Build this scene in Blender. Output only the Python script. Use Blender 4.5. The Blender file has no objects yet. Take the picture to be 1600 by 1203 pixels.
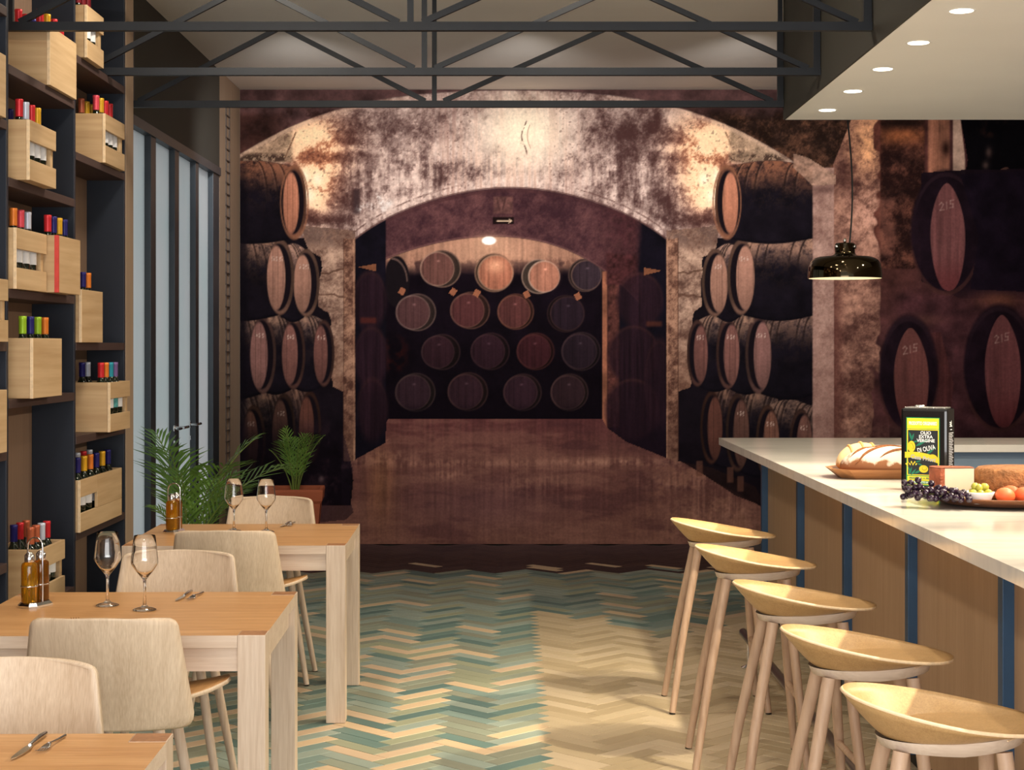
import bpy, bmesh, math, random
import numpy as np
from mathutils import Vector, Matrix

# ------------------------------------------------------------------ scene set-up
SC = bpy.context.scene
COL = SC.collection
PI = math.pi
F_PX = 2660.0                      # focal length in pixels of the 1600 px wide frame
EYE = 1.593                        # camera height
cam_data = bpy.data.cameras.new('camera')
cam = bpy.data.objects.new('camera', cam_data); COL.objects.link(cam)
cam.location = (0, 0, EYE); cam.rotation_euler = (PI/2, 0, 0)
cam_data.sensor_width = 36; cam_data.lens = 36*F_PX/1600
cam_data.shift_x = 5/1600; cam_data.shift_y = -61.5/1600
cam_data.clip_start = .05; cam_data.clip_end = 100
SC.camera = cam

SC.view_settings.view_transform = 'Standard'
SC.view_settings.look = 'None'
SC.view_settings.gamma = 1
SC.view_settings.use_curve_mapping = False
SC.view_settings.exposure = 0.0

world = bpy.data.worlds.new('world'); SC.world = world
world.use_nodes = True
bg = world.node_tree.nodes['Background']
bg.inputs[0].default_value = (.93, .97, 1.0, 1); bg.inputs[1].default_value = .74


def lamp(name, kind, loc, energy, col, aim=None, **kw):
    d = bpy.data.lights.new(name, kind); d.energy = energy; d.color = col
    for k, v in kw.items(): setattr(d, k, v)
    o = bpy.data.objects.new(name, d); COL.objects.link(o); o.location = loc
    if aim is not None:
        o.rotation_euler = (Vector(aim)-Vector(loc)).to_track_quat('-Z', 'Y').to_euler()
    return o


# added area light behind the camera, standing in for unseen shop-front daylight
lamp('added_daylight_panel', 'AREA', (-.3, -.8, 1.45), 240, (1, .97, .95), (-.4, 8, 2.4), shape='RECTANGLE', size=4.4, size_y=2.4)
# unseen lights added above the tables and the aisle, without fixtures
for (x, y, e) in ((-1.2, 3.0, 22), (-1.2, 5.2, 28), (-1.2, 7.5, 26), (.3, 7.6, 14)):
    lamp('added_ceiling_light', 'AREA', (x, y, 3.55), e, (1, .88, .72), (x, y, 0), shape='DISK', size=.35)
# spots added to brighten the mural evenly, without fixtures
for (x, e) in ((-1.45, 230), (.1, 250), (1.6, 230), (3.3, 140)):
    lamp('added_mural_wash', 'SPOT', (x, 10.9, 3.45), e, (1, .955, .91), (x, 13.67, 2.25), spot_size=1.5, spot_blend=1.0, shadow_soft_size=.12)


# ------------------------------------------------------------------ helpers
def lin(c):
    return tuple(((v/255.)/12.92 if v/255. <= .04045 else ((v/255.+.055)/1.055)**2.4) for v in c)


class MB:
    """collects faces, then builds ONE mesh object"""
    def __init__(s): s.v = []; s.f = []; s.m = []; s.smooth = []

    def add(s, vs, fs, m=0, smooth=False, M=None):
        o = len(s.v)
        for p in vs:
            p = Vector(p)
            s.v.append(tuple(M @ p) if M is not None else tuple(p))
        for f in fs:
            s.f.append(tuple(i+o for i in f)); s.m.append(m); s.smooth.append(smooth)
        return s

    def box(s, x0, x1, y0, y1, z0, z1, m=0, bev=0.0, M=None):
        if bev <= 0:
            vs = [(x0, y0, z0), (x1, y0, z0), (x1, y1, z0), (x0, y1, z0), (x0, y0, z1), (x1, y0, z1), (x1, y1, z1), (x0, y1, z1)]
            fs = [(3, 2, 1, 0), (4, 5, 6, 7), (0, 1, 5, 4), (1, 2, 6, 5), (2, 3, 7, 6), (3, 0, 4, 7)]
            return s.add(vs, fs, m, False, M)
        b = bmesh.new(); bmesh.ops.create_cube(b, size=1)
        for v in b.verts:
            v.co = ((x0+x1)/2+v.co.x*(x1-x0), (y0+y1)/2+v.co.y*(y1-y0), (z0+z1)/2+v.co.z*(z1-z0))
        bmesh.ops.bevel(b, geom=list(b.edges), offset=bev, segments=2, affect='EDGES', profile=.6)
        b.verts.index_update()
        s.add([v.co[:] for v in b.verts], [[v.index for v in f.verts] for f in b.faces], m, False, M)
        b.free(); return s

    def lathe(s, prof, n=24, m=0, smooth=True, M=None, cap0=False, cap1=False):
        vs = []; fs = []
        for (r, z) in prof:
            for k in range(n):
                a = 2*PI*k/n; vs.append((r*math.cos(a), r*math.sin(a), z))
        for i in range(len(prof)-1):
            for k in range(n):
                k2 = (k+1) % n
                fs.append((i*n+k, i*n+k2, (i+1)*n+k2, (i+1)*n+k))
        if cap0: fs.append(tuple(range(n-1, -1, -1)))
        if cap1: fs.append(tuple((len(prof)-1)*n+k for k in range(n)))
        return s.add(vs, fs, m, smooth, M)

    def tube(s, pts, r, n=10, m=0, M=None, caps=True, closed=False):
        pts = [Vector(p) for p in pts]; N = len(pts)
        rs = r if isinstance(r, (list, tuple)) else [r]*N
        vs = []; fs = []
        up = None
        for i, p in enumerate(pts):
            if closed: t = pts[(i+1) % N]-pts[i-1]
            else: t = pts[min(i+1, N-1)]-pts[max(i-1, 0)]
            t.normalize()
            if up is None:
                up = Vector((0, 0, 1)) if abs(t.z) < .9 else Vector((1, 0, 0))
            a = t.cross(up)
            if a.length < 1e-5: a = t.cross(Vector((0, 1, 0)))
            a.normalize(); b = a.cross(t).normalized(); up = b
            for k in range(n):
                w = 2*PI*k/n
                vs.append(tuple(p+(a*math.cos(w)+b*math.sin(w))*rs[i]))
        for i in range(N if closed else N-1):
            j = (i+1) % N
            for k in range(n):
                k2 = (k+1) % n
                fs.append((i*n+k, i*n+k2, j*n+k2, j*n+k))
        s.add(vs, fs, m, True, M)
        if caps and not closed:
            s.add(vs[:n], [tuple(range(n-1, -1, -1))], m, False, M)
            s.add(vs[-n:], [tuple(range(n))], m, False, M)
        return s

    def bar(s, p0, p1, w, d, m=0):
        """square bar from p0 to p1 in the XZ plane; w across, d along Y"""
        p0 = Vector(p0); p1 = Vector(p1); t = (p1-p0).normalized(); n = Vector((-t.z, 0, t.x))*w/2; y = Vector((0, d/2, 0))
        vs = [p0-n-y, p0+n-y, p0+n+y, p0-n+y, p1-n-y, p1+n-y, p1+n+y, p1-n+y]
        return s.add(vs, [(3, 2, 1, 0), (4, 5, 6, 7), (0, 1, 5, 4), (1, 2, 6, 5), (2, 3, 7, 6), (3, 0, 4, 7)], m)

    def grid(s, fn, nu, nv, m=0, closed_u=False, smooth=True):
        vs = [fn(i/(nu if closed_u else nu-1), j/(nv-1)) for j in range(nv) for i in range(nu)]
        fs = []
        for j in range(nv-1):
            for i in range(nu if closed_u else nu-1):
                i2 = (i+1) % nu
                fs.append((j*nu+i, j*nu+i2, (j+1)*nu+i2, (j+1)*nu+i))
        return s.add(vs, fs, m, smooth)

    def mesh(s, name):
        me = bpy.data.meshes.new(name); me.from_pydata(s.v, [], s.f)
        me.polygons.foreach_set('material_index', s.m)
        me.polygons.foreach_set('use_smooth', s.smooth)
        b = bmesh.new(); b.from_mesh(me); bmesh.ops.recalc_face_normals(b, faces=list(b.faces)); b.to_mesh(me); b.free()
        me.update(); return me

    def build(s, name, mats, parent=None, loc=None, rot=None, sharp=None):
        me = s.mesh(name)
        for mm in (mats if isinstance(mats, (list, tuple)) else [mats]): me.materials.append(mm)
        if sharp: me.set_sharp_from_angle(angle=math.radians(sharp))
        o = bpy.data.objects.new(name, me); COL.objects.link(o)
        if loc is not None: o.location = loc
        if rot is not None: o.rotation_euler = rot
        if parent is not None: o.parent = parent
        return o


def tag(o, label=None, cat=None, group=None, kind=None):
    if label: o['label'] = label
    if cat: o['category'] = cat
    if group: o['group'] = group
    if kind: o['kind'] = kind
    return o


def empty(name, loc=(0, 0, 0), rz=0.0):
    o = bpy.data.objects.new(name, None); COL.objects.link(o)
    o.location = loc; o.rotation_euler = (0, 0, rz); o.empty_display_size = .1
    return o


def copy_tree(o, parent=None):
    c = o.copy(); COL.objects.link(c); c.parent = parent
    for ch in [x for x in bpy.data.objects if x.parent == o]: copy_tree(ch, c)
    return c


def solidify(o, t, offset=0.0):
    m = o.modifiers.new('thickness', 'SOLIDIFY'); m.thickness = t; m.offset = offset
    return o


# ------------------------------------------------------------------ materials
MATS = {}


def pmat(name, col, rough=.5, metal=0.0, spec=.5, var=0.0, vscale=8.0, bump=0.0, bscale=60.0, trans=0.0, ior=1.45, emit=0.0, coat=0.0, sub=0.0):
    """plain procedural principled material with optional tone variation and bump"""
    m = bpy.data.materials.new(name); m.use_nodes = True
    nt = m.node_tree; b = nt.nodes['Principled BSDF']
    c = lin(col)
    b.inputs['Base Color'].default_value = (*c, 1); b.inputs['Roughness'].default_value = rough
    b.inputs['Metallic'].default_value = metal; b.inputs['IOR'].default_value = ior
    b.inputs['Specular IOR Level'].default_value = spec
    b.inputs['Transmission Weight'].default_value = trans
    b.inputs['Coat Weight'].default_value = coat
    if emit:
        b.inputs['Emission Color'].default_value = (*c, 1); b.inputs['Emission Strength'].default_value = emit
    if var or bump:
        tc = nt.nodes.new('ShaderNodeTexCoord')
    if var:
        n = nt.nodes.new('ShaderNodeTexNoise'); n.inputs['Scale'].default_value = vscale; n.inputs['Detail'].default_value = 5
        nt.links.new(tc.outputs['Object'], n.inputs['Vector'])
        r = nt.nodes.new('ShaderNodeValToRGB')
        r.color_ramp.elements[0].position = .3; r.color_ramp.elements[1].position = .7
        r.color_ramp.elements[0].color = (*[max(0, v*(1-var)) for v in c], 1)
        r.color_ramp.elements[1].color = (*[min(1, v*(1+var)) for v in c], 1)
        nt.links.new(n.outputs[0], r.inputs[0]); nt.links.new(r.outputs[0], b.inputs['Base Color'])
    if bump:
        n2 = nt.nodes.new('ShaderNodeTexNoise'); n2.inputs['Scale'].default_value = bscale; n2.inputs['Detail'].default_value = 4
        nt.links.new(tc.outputs['Object'], n2.inputs['Vector'])
        bp = nt.nodes.new('ShaderNodeBump'); bp.inputs['Strength'].default_value = bump; bp.inputs['Distance'].default_value = .01
        nt.links.new(n2.outputs[0], bp.inputs['Height']); nt.links.new(bp.outputs[0], b.inputs['Normal'])
    MATS[name] = m
    return m


def wood(name, light, dark, axis=0, fine=70.0, coarse=9.0, rough=.45, contrast=.5, rot=None, plain=.5):
    """timber: stretched noise for the figure plus fine pores, grain along the given object axis"""
    m = bpy.data.materials.new(name); m.use_nodes = True
    nt = m.node_tree; b = nt.nodes['Principled BSDF']; b.inputs['Roughness'].default_value = rough
    b.inputs['Specular IOR Level'].default_value = .35
    tc = nt.nodes.new('ShaderNodeTexCoord'); mp = nt.nodes.new('ShaderNodeMapping')
    oi = nt.nodes.new('ShaderNodeObjectInfo')
    sc = [1, 1, 1]; sc[axis] = .05
    mp.inputs['Scale'].default_value = sc
    if rot: mp.inputs['Rotation'].default_value = rot
    nt.links.new(tc.outputs['Object'], mp.inputs['Vector'])
    ad = nt.nodes.new('ShaderNodeVectorMath'); ad.operation = 'ADD'
    mu = nt.nodes.new('ShaderNodeVectorMath'); mu.operation = 'SCALE'; mu.inputs['Scale'].default_value = 7.0
    nt.links.new(oi.outputs['Random'], mu.inputs[0])
    nt.links.new(mp.outputs[0], ad.inputs[0]); nt.links.new(mu.outputs[0], ad.inputs[1])
    n1 = nt.nodes.new('ShaderNodeTexNoise'); n1.inputs['Scale'].default_value = coarse; n1.inputs['Detail'].default_value = 4; n1.inputs['Distortion'].default_value = .6
    n2 = nt.nodes.new('ShaderNodeTexNoise'); n2.inputs['Scale'].default_value = fine; n2.inputs['Detail'].default_value = 5
    nt.links.new(ad.outputs[0], n1.inputs['Vector']); nt.links.new(ad.outputs[0], n2.inputs['Vector'])
    mx = nt.nodes.new('ShaderNodeMix'); mx.data_type = 'FLOAT'; mx.inputs[0].default_value = plain
    nt.links.new(n1.outputs[0], mx.inputs[2]); nt.links.new(n2.outputs[0], mx.inputs[3])
    r = nt.nodes.new('ShaderNodeValToRGB')
    r.color_ramp.elements[0].position = .5-.28*(1.2-contrast); r.color_ramp.elements[1].position = .5+.28*(1.2-contrast)
    r.color_ramp.elements[0].color = (*lin(dark), 1); r.color_ramp.elements[1].color = (*lin(light), 1)
    nt.links.new(mx.outputs[0], r.inputs[0]); nt.links.new(r.outputs[0], b.inputs['Base Color'])
    bp = nt.nodes.new('ShaderNodeBump'); bp.inputs['Strength'].default_value = .12; bp.inputs['Distance'].default_value = .002
    nt.links.new(n2.outputs[0], bp.inputs['Height']); nt.links.new(bp.outputs[0], b.inputs['Normal'])
    MATS[name] = m
    return m


def marble(name):
    m = bpy.data.materials.new(name); m.use_nodes = True
    nt = m.node_tree; b = nt.nodes['Principled BSDF']; b.inputs['Roughness'].default_value = .13
    tc = nt.nodes.new('ShaderNodeTexCoord'); mp = nt.nodes.new('ShaderNodeMapping'); mp.inputs['Scale'].default_value = (1.0, 5.0, 2)
    nt.links.new(tc.outputs['Object'], mp.inputs['Vector'])
    n = nt.nodes.new('ShaderNodeTexNoise'); n.inputs['Scale'].default_value = 2.2; n.inputs['Detail'].default_value = 8; n.inputs['Distortion'].default_value = 1.2
    nt.links.new(mp.outputs[0], n.inputs['Vector'])
    r = nt.nodes.new('ShaderNodeValToRGB'); e = r.color_ramp.elements
    e[0].position = .30; e[0].color = (*lin((206, 202, 196)), 1); e[1].position = .62; e[1].color = (*lin((220, 216, 208)), 1)
    k = e.new(.47); k.color = (*lin((217, 212, 203)), 1)
    nt.links.new(n.outputs[0], r.inputs[0]); nt.links.new(r.outputs[0], b.inputs['Base Color'])
    return m


OAK = wood('oak', (226, 208, 188), (192, 168, 144), 2, 150, 18)
OAK_X = wood('oak_long', (226, 208, 188), (202, 180, 158), 0, 150, 18)
OAK_TOP = wood('oak_warm_lit_top', (218, 170, 116), (180, 128, 78), 0, 150, 20, .33)  # table-top oak; warm lamplight is partly put into this colour
OAK_END = wood('oak_end_grain', (176, 126, 84), (140, 94, 60), 2, 90, 20, .45)
CHAIR_PLY = wood('pale_chair_veneer', (226, 206, 180), (194, 170, 142), 2, 240, 34, .42, .40, plain=.6)
SEAT_PLY = wood('warm_seat_veneer', (196, 150, 96), (160, 112, 66), 1, 70, 9, .42)
STOOL_PLY = wood('stool_veneer', (206, 168, 116), (168, 130, 82), 2, 260, 40, .38, .35, plain=.65)
STOOL_LEG = wood('stool_leg_oak', (204, 174, 146), (168, 136, 110), 2, 70, 8, .5)
PLY = wood('crate_plywood', (210, 182, 142), (178, 146, 106), 1, 44, 12, .55, .45)
PLY_X = wood('crate_plywood_end', (208, 178, 136), (172, 138, 98), 0, 44, 12, .55, .45)
PLY_EDGE = pmat('plywood_edge', (232, 204, 164), .6, var=.12, vscale=60)
PANEL_WOOD = wood('counter_panel_veneer', (184, 152, 120), (162, 130, 98), 2, 160, 20, .5, .3)
TAUPE = wood('taupe_back_panel', (136, 112, 94), (114, 92, 76), 2, 50, 6, .6, .3)
DARK_SHELF = wood('dark_shelf_edge', (78, 60, 56), (56, 42, 40), 1, 50, 8, .55, .3)
NAVY = pmat('navy_paint', (21, 29, 42), .45, var=.10, vscale=3)
STEEL_DARK = pmat('dark_steel', (23, 27, 33), .5, .1, var=.15, vscale=14)
BLUE_FIN = pmat('blue_painted_metal', (48, 78, 108), .4, .2, var=.15, vscale=6)
FASCIA = pmat('dark_olive_paint', (58, 56, 50), .8, var=.06, vscale=2)
WHITE_PAINT = pmat('white_soffit_paint', (240, 239, 235), .8, var=.03, vscale=1.2)
CEIL_PAINT = pmat('grey_ceiling_paint', (228, 222, 215), .9, var=.05, vscale=.8)
CREAM = wood('cream_wall_panel', (168, 146, 124), (150, 128, 108), 2, 30, 4, .7, .2)
CHROME = pmat('chrome', (225, 225, 225), .12, 1.0)
CUTLERY = pmat('stainless_steel', (200, 198, 194), .2, 1.0)
GLASS = pmat('clear_glass', (255, 255, 255), 0.0, trans=1.0, ior=1.45)
BLACK = pmat('black_rubber', (18, 18, 18), .6)
MARBLE = marble('pale_marble')
# ---------------------------------------------------------------- mural print
def make_noise(seed, X, Y):
    """smooth value noise on arbitrary sample coordinates (0..1)"""
    r = np.random.RandomState(seed)
    T = r.rand(256, 256).astype(np.float32)
    xi = np.floor(X).astype(int); yi = np.floor(Y).astype(int)
    fx = X - xi; fy = Y - yi
    fx = fx*fx*(3-2*fx); fy = fy*fy*(3-2*fy)
    x0 = xi % 256; x1 = (xi+1) % 256; y0 = yi % 256; y1 = (yi+1) % 256
    a = T[y0, x0]*(1-fx) + T[y0, x1]*fx
    b = T[y1, x0]*(1-fx) + T[y1, x1]*fx
    return (a*(1-fy) + b*fy).astype(np.float32)


def fbm(seed, X, Y, s, octv=5, gain=.55):
    v = 0; amp = 1; tot = 0
    for k in range(octv):
        v = v + amp*make_noise(seed+k*17, X/s + 37.3*k + 11, Y/s + 19.7*k + 7); tot += amp
        amp *= gain; s = s*.5
    return v/tot


def sst(a, b, v):
    t = np.clip((v-a)/(b-a), 0, 1)
    return t*t*(3-2*t)


def paint_mural(X, Y):
    """colours (sRGB 0..255) of the printed wine-cellar wallpaper; X, Y in print units"""
    X = X.astype(np.float32); Y = Y.astype(np.float32)
    C = np.zeros(X.shape + (3,), np.float32); C[:] = (17, 12, 19)
    n1 = fbm(1, X, Y, 60); n2 = fbm(2, X, Y, 22); n3 = fbm(3, X, Y, 8, 3, .7)
    streak = fbm(4, X*6, Y*.25, 24, 3); wob = fbm(9, X, Y, 30, 3)-.5
    grit = fbm(12, X, Y, 5, 2, .8)
    ax = 798.0
    D = np.abs(X-ax)

    def mix(mask, col, a=1.0):
        on = mask > .004
        r = np.flatnonzero(on.any(1)); k = np.flatnonzero(on.any(0))
        if not len(r): return
        w = (slice(r[0], r[-1]+1), slice(k[0], k[-1]+1))
        m = (np.clip(mask[w], 0, 1)*a)[..., None].astype(np.float32)
        if isinstance(col, tuple) and len(col) == 4 and col[0] == 'tone':
            c = col[1]*(1+col[2]*(col[3][w][..., None]-.5)*2)
        else:
            c = np.asarray(col, np.float32)
        C[w] += (c-C[w])*m

    def tone(base, amount, nz):
        return ('tone', np.asarray(base, np.float32), np.float32(amount), nz)

    def mul(mask, f):
        C[...] = C*(1+(f-1)*np.clip(mask, 0, 1)[..., None])

    def ell(cx, cy, rx, ry, soft=1.3):
        q = np.sqrt(((X-cx)/rx)**2 + ((Y-cy)/ry)**2)
        return np.clip((1-q)*min(rx, ry)/soft + .5, 0, 1)

    def box(x0, x1, y0, y1, s=1.2):
        return np.clip((X-x0)/s+.5, 0, 1)*np.clip((x1-X)/s+.5, 0, 1)*np.clip((Y-y0)/s+.5, 0, 1)*np.clip((y1-Y)/s+.5, 0, 1)

    def poly(pts, s=1.2, XX=None):
        XX = X if XX is None else XX
        inside = np.zeros(X.shape, bool); n = len(pts)
        for i in range(n):
            (xa, ya), (xb, yb) = pts[i], pts[(i+1) % n]
            if ya == yb: continue
            c = ((ya > Y) != (yb > Y)) & (XX < (xb-xa)*(Y-ya)/(yb-ya)+xa)
            inside ^= c
        return inside.astype(float)

    def glow(cx, cy, rx, ry):
        return np.exp(-(((X-cx)/rx)**2 + ((Y-cy)/ry)**2))

    def even(ds, ys, deg=3):
        k = np.polyfit((np.array(ds)/300.)**2, ys, deg)
        return np.polyval(k, (D/300.)**2).astype(np.float32)
    yo = even([0, 90, 130, 208, 269, 313, 367, 421, 455, 500], [141, 143, 147, 157, 172, 184, 209, 240, 262, 292])
    yi = even([0, 45, 90, 160, 210, 245, 262], [295, 297, 305, 328, 351, 377, 391])
    def stone(seed, sc, gain=.80, octv=7):
        t = fbm(seed, X, Y, sc, octv, gain)
        return (t-.5)*2.2+.5
    T1 = stone(70, 46)
    T2 = stone(75, 20, .85, 6)
    # ---- vault above the big arch
    vault = sst(1.5, -1.5, Y-yo)
    mix(vault, tone((80, 56, 55), .5, n2)); mix(vault*sst(.42, .6, fbm(31, X, Y, 26, 5, .7))*sst(150, 185, Y), tone((38, 23, 20), .5, n3), .8)
    mix(vault*sst(.5, .62, n1)*sst(160, 190, Y), (34, 20, 17), .85)
    mix(vault*sst(1040, 1080, X)*sst(165, 190, Y), (30, 20, 16), .85); mix(vault*sst(1040, 1080, X)*sst(165, 190, Y)*sst(.35, 1.0, T1*.5+T2*.5), (120, 80, 60), .85)
    
    mix(vault*sst(470, 420, X)*sst(170, 185, Y), tone((52, 32, 28), .8, n2), .8)
    # ---- face wall between the arches: one crisp mottled stone, lighter or darker by place
    face = sst(-1.5, 1.5, Y-yo)*(D < 500)*(Y < 420)
    wm = 0
    for sx in (-1, 1):
        cx = ax+sx*300
        wm = wm+glow(cx+sx*8, 226, 52, 46)+.8*glow(cx+sx*2, 292, 34, 46)
    wm = np.clip(wm, 0, 1)
    gm = glow(818, 206, 60, 50)
    vst = fbm(77, X*2.2, Y*.35, 26, 4, .75)
    bias = .20*sst(135, 85, D+26*wob)+.16*wm-.02
    bias = bias-.26*np.exp(-((Y-(206+.06*(D-180)+34*wob))/22)**2)*sst(95, 150, D)*sst(285, 235, D)
    bias = bias+(vst-.5)*.9*sst(80, 130, D)*sst(300, 230, D)*sst(215, 250, Y)
    bias = bias+.22*np.exp(-((Y-yi+12)/9)**2)*(D < 262)
    for sx in (-1, 1):
        cx = ax+sx*300
        bias = bias-.30*glow(cx-sx*6, 246, 58, 9)-.42*glow(cx, 344, 56, 9)-.5*glow(cx-sx*56, 318, 9, 18)+.34*glow(cx+sx*14, 208, 40, 15)+.3*glow(cx-sx*55, 231, 30, 6)
        for (dx, yy, rx, ry) in ((2, 280, 7, 9), (22, 276, 7, 11), (16, 306, 11, 11), (2, 320, 13, 9)):
            bias = bias+.45*glow(cx+sx*dx, yy, rx, ry)
    val = sst(-.06, 1.02, T1*.58+T2*.42+bias)
    mix(face, (66, 43, 41))
    mix(face*val, tone((212, 186, 174), .12, n3))
    # vertical runs in the pale middle
    mid = face*sst(130, 90, D+20*wob)
    mix(mid*sst(.44, .66, streak)*sst(.2, .8, val), (158, 126, 118), .5)
    mix(mid*sst(.60, .70, streak), (120, 88, 82), .35)
    # warm light of the printed lamps
    wl_ = np.clip(wm*1.15, 0, 1)
    C[...] = np.where((face*wl_)[..., None] > .003, C*(1+(face*wl_)[..., None]*np.array((.34, .08, -.14), np.float32)), C)
    mix(face*wl_*sst(.42, .78, val), (255, 222, 180), .8)
    for sx in (-1, 1):
        cx = ax+sx*300
        for (dx, yy, rx, ry) in ((2, 280, 7, 9), (22, 276, 7, 11), (16, 306, 10, 11)):
            mix(face*glow(cx+sx*dx, yy, rx, ry), (255, 240, 212), .8)
        mix(face*np.clip(1.6-np.abs(D-(338+(Y-212)*.42)), 0, 1)*box(0, 1700, 206, 246)*sst(.3, .6, n3), (104, 70, 52), .7)
        spand = sst(338, 346, D)*sst(-1, 1.5, Y-yo)*sst(256, 250, Y+8*wob)*(D < 470)*((X-ax)*sx > 0)
        mix(face*spand, tone((170, 140, 114), .35, T2), .85)
        mix(face*spand*sst(236, 244, Y)*sst(.40, .6, T2), (40, 26, 22), .8)
    mix(face*gm*sst(.1, .5, val), tone((255, 238, 208), .06, streak), .95)
    mix(face*glow(790, 250, 110, 56)*sst(.35, .6, streak)*sst(.2, .7, val), (240, 206, 182), .55)
    crack = np.abs(X-(819+4*np.sin((Y-170)/9.0)))
    mix(face*np.clip(1.5-crack, 0, 1)*sst(172, 180, Y)*sst(245, 236, Y)*sst(.35, .5, n3), (70, 40, 34), .8)
    mix(face*np.clip(1.3-np.abs(X-(830-6*np.cos((Y-212)/14))), 0, 1)*box(815, 840, 195, 232), (120, 80, 66), .5)
    mix(face*sst(.70, .80, grit)*(D > 60), (58, 38, 36), .4)
    # arch edge highlight
    ed = np.exp(-((Y-yo-4)/3.2)**2)*sst(120, 200, D)*(D < 440)
    mix(ed, (206, 172, 150), .5)
    mix(face*np.clip(1.8-np.abs(Y-yi+13), 0, 1)*(D < 250)*sst(60, 130, D)*sst(.3, .6, n3), (84, 58, 54), .7); mix(face*np.clip(2.5-np.abs(Y-yi+1), 0, 1)*(D < 246), (74, 48, 46), .7)
    for (fx, fy) in ((566, 302), (570, 318), (590, 308), (596, 315), (583, 322), (562, 326), (608, 318), (600, 326)):
        mix(face*np.clip(glow(fx, fy, 5, 5)*1.3, 0, 1)*sst(.35, .65, T2), (218, 206, 200), .85)
    mix(face*box(552, 562, 296, 334, 4), (52, 40, 42), .6)
    # ---- rooms left and right behind the barrels
    back = ((D > 245) & (Y > 372) & (X < 1272)).astype(float)
    mix(back, tone((20, 15, 20), .3, n2))
    # pillar stone
    for sx in (-1, 1):
        XX = (X-ax)*sx
        pil = poly([(243, 360), (330, 352), (318, 392), (297, 402), (300, 440), (300, 478), (286, 488), (280, 520), (283, 560), (278, 604), (262, 612), (262, 720), (245, 722)], XX=XX+14*wob*sst(262, 275, XX))
        mix(pil, (74, 50, 43)); mix(pil*sst(-.05, 1.05, T2*.6+T1*.4+.04), (190, 156, 134))
        mix(pil*sst(395, 372, Y)*sst(.3, .7, T2), (62, 44, 42), .6)
        mix(pil*np.clip(2-np.abs(Y-424-2*wob*8), 0, 1)*sst(258, 262, XX), (70, 46, 36), .7)
        mix(pil*np.clip(2-np.abs(Y-461-2*wob*8), 0, 1)*sst(258, 262, XX), (76, 50, 40), .7)
        mix(pil*sst(480, 640, Y), (104, 68, 52), .55)
        jam = poly([(243, 374), (262, 372), (262, 720), (243, 722)], XX=XX)
        mix(jam, (72, 46, 38)); mix(jam*sst(.15, .85, T2*.7+n2*.3), (160, 120, 98))
        mix(jam*np.clip(1.8-np.abs(XX-262), 0, 1), (66, 42, 34), .7)
        mix(jam*np.clip(1.6-np.abs(XX-245), 0, 1), (176, 132, 104), .5)
        mix(pil*sst(560, 700, Y), (64, 40, 34), .45)
    # ---- opening of the inner arch
    op = sst(-1.2, 1.2, Y-yi)*sst(244, 242, D)
    mix(op, tone((15, 12, 19), .4, n2))
    yj = np.polyval(np.polyfit((np.array([560, 606, 656, 706, 763, 806, 856, 899, 939, 960])-770)/200., [425, 405, 386, 375.5, 370, 372, 381, 396, 420, 436], 4), (X-770)/200.).astype(np.float32)
    xb0, xb1 = 603, 1003
    under = op*sst(xb0-1, xb0+1, X)*sst(1.2, -1.2, Y-yj)*sst(xb1+10*wob+1, xb1-14+10*wob, X)
    mix(under, (50, 29, 34)); mix(under*sst(.1, .95, T1*.6+T2*.4), (98, 63, 62), .9)
    mix(under*np.clip(3.4-np.abs(Y-yi-3), 0, 1)*1., (58, 34, 36), .5)
    mix(under*np.clip(2.5-np.abs(Y-yj+1), 0, 1), (104, 70, 68), .6)
    mix(under*box(0, 2000, 280, 470)*sst(910, 985, X), tone((54, 28, 30), .6, n3), .6)
    mix(under*box(771, 801, 307, 334, 3), tone((104, 70, 62), .5, n3), .6)
    mix(under*(np.clip(1.8-np.abs(np.abs(X-783)-6+(Y-312)*.22), 0, 1)*box(772, 795, 309, 328)), (46, 28, 28), .5)
    mix(under*box(770, 803, 339, 350), (22, 13, 13), .95)
    mix(under*(box(776, 798, 344.2, 346.2, .8)+np.clip(1.2-np.abs(np.abs(Y-345.2)-(800-X)*.6), 0, 1)*box(794.5, 800.5, 341.5, 349)), (206, 178, 150), .9)
    # far room
    far = op*sst(-1.2, 1.2, Y-yj)*box(603, 943, 300, 656)
    mix(far, tone((15, 9, 15), .35, n2))
    tan = far*sst(432, 408, Y+6*wob)
    mix(tan, tone((152, 110, 90), .3, streak*.6+n2*.4), .95)
    mix(tan*sst(.5, .62, n3)*sst(400, 408, Y), (88, 58, 50), .6)
    mix(far*box(603, 943, 408, 425, 6)*sst(.45, .6, n2), (40, 24, 26), .7)
    mix(far*glow(766, 395, 70, 34)*sst(-1, 2, Y-yj)*sst(425, 405, Y), (205, 158, 128), .5)

    def barrel(cx, cy, r, col, rim, dx=8, light=0.0):
        m = far
        mix(m*ell(cx+dx, cy, r*1.06, r*1.06), np.asarray(rim, float)*.30)
        mix(m*np.clip(ell(cx+dx, cy, r*1.10, r*1.09)-ell(cx+dx, cy, r*1.01, r*1.01), 0, 1), np.asarray(rim, float)*.75, .8)
        mix(m*ell(cx, cy, r, r), rim, .8)
        mix(m*ell(cx+.6, cy+.3, r*.93, r*.93), tone(np.asarray(col)*.9, .2, streak))
        plank = (np.sin((X-cx)*.55+1) > .93).astype(float)
        mix(m*ell(cx, cy, r*.9, r*.9)*plank, np.asarray(col)*.62, .6)
        mix(m*ell(cx+r*.35, cy-r*.1, r*.6, r*.8, 12), np.asarray(col)*1.12, .35)
        mix(m*glow(cx+2, cy-r*.45, 2.4, 1.6), np.asarray(col)*1.5+25, .7)
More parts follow.
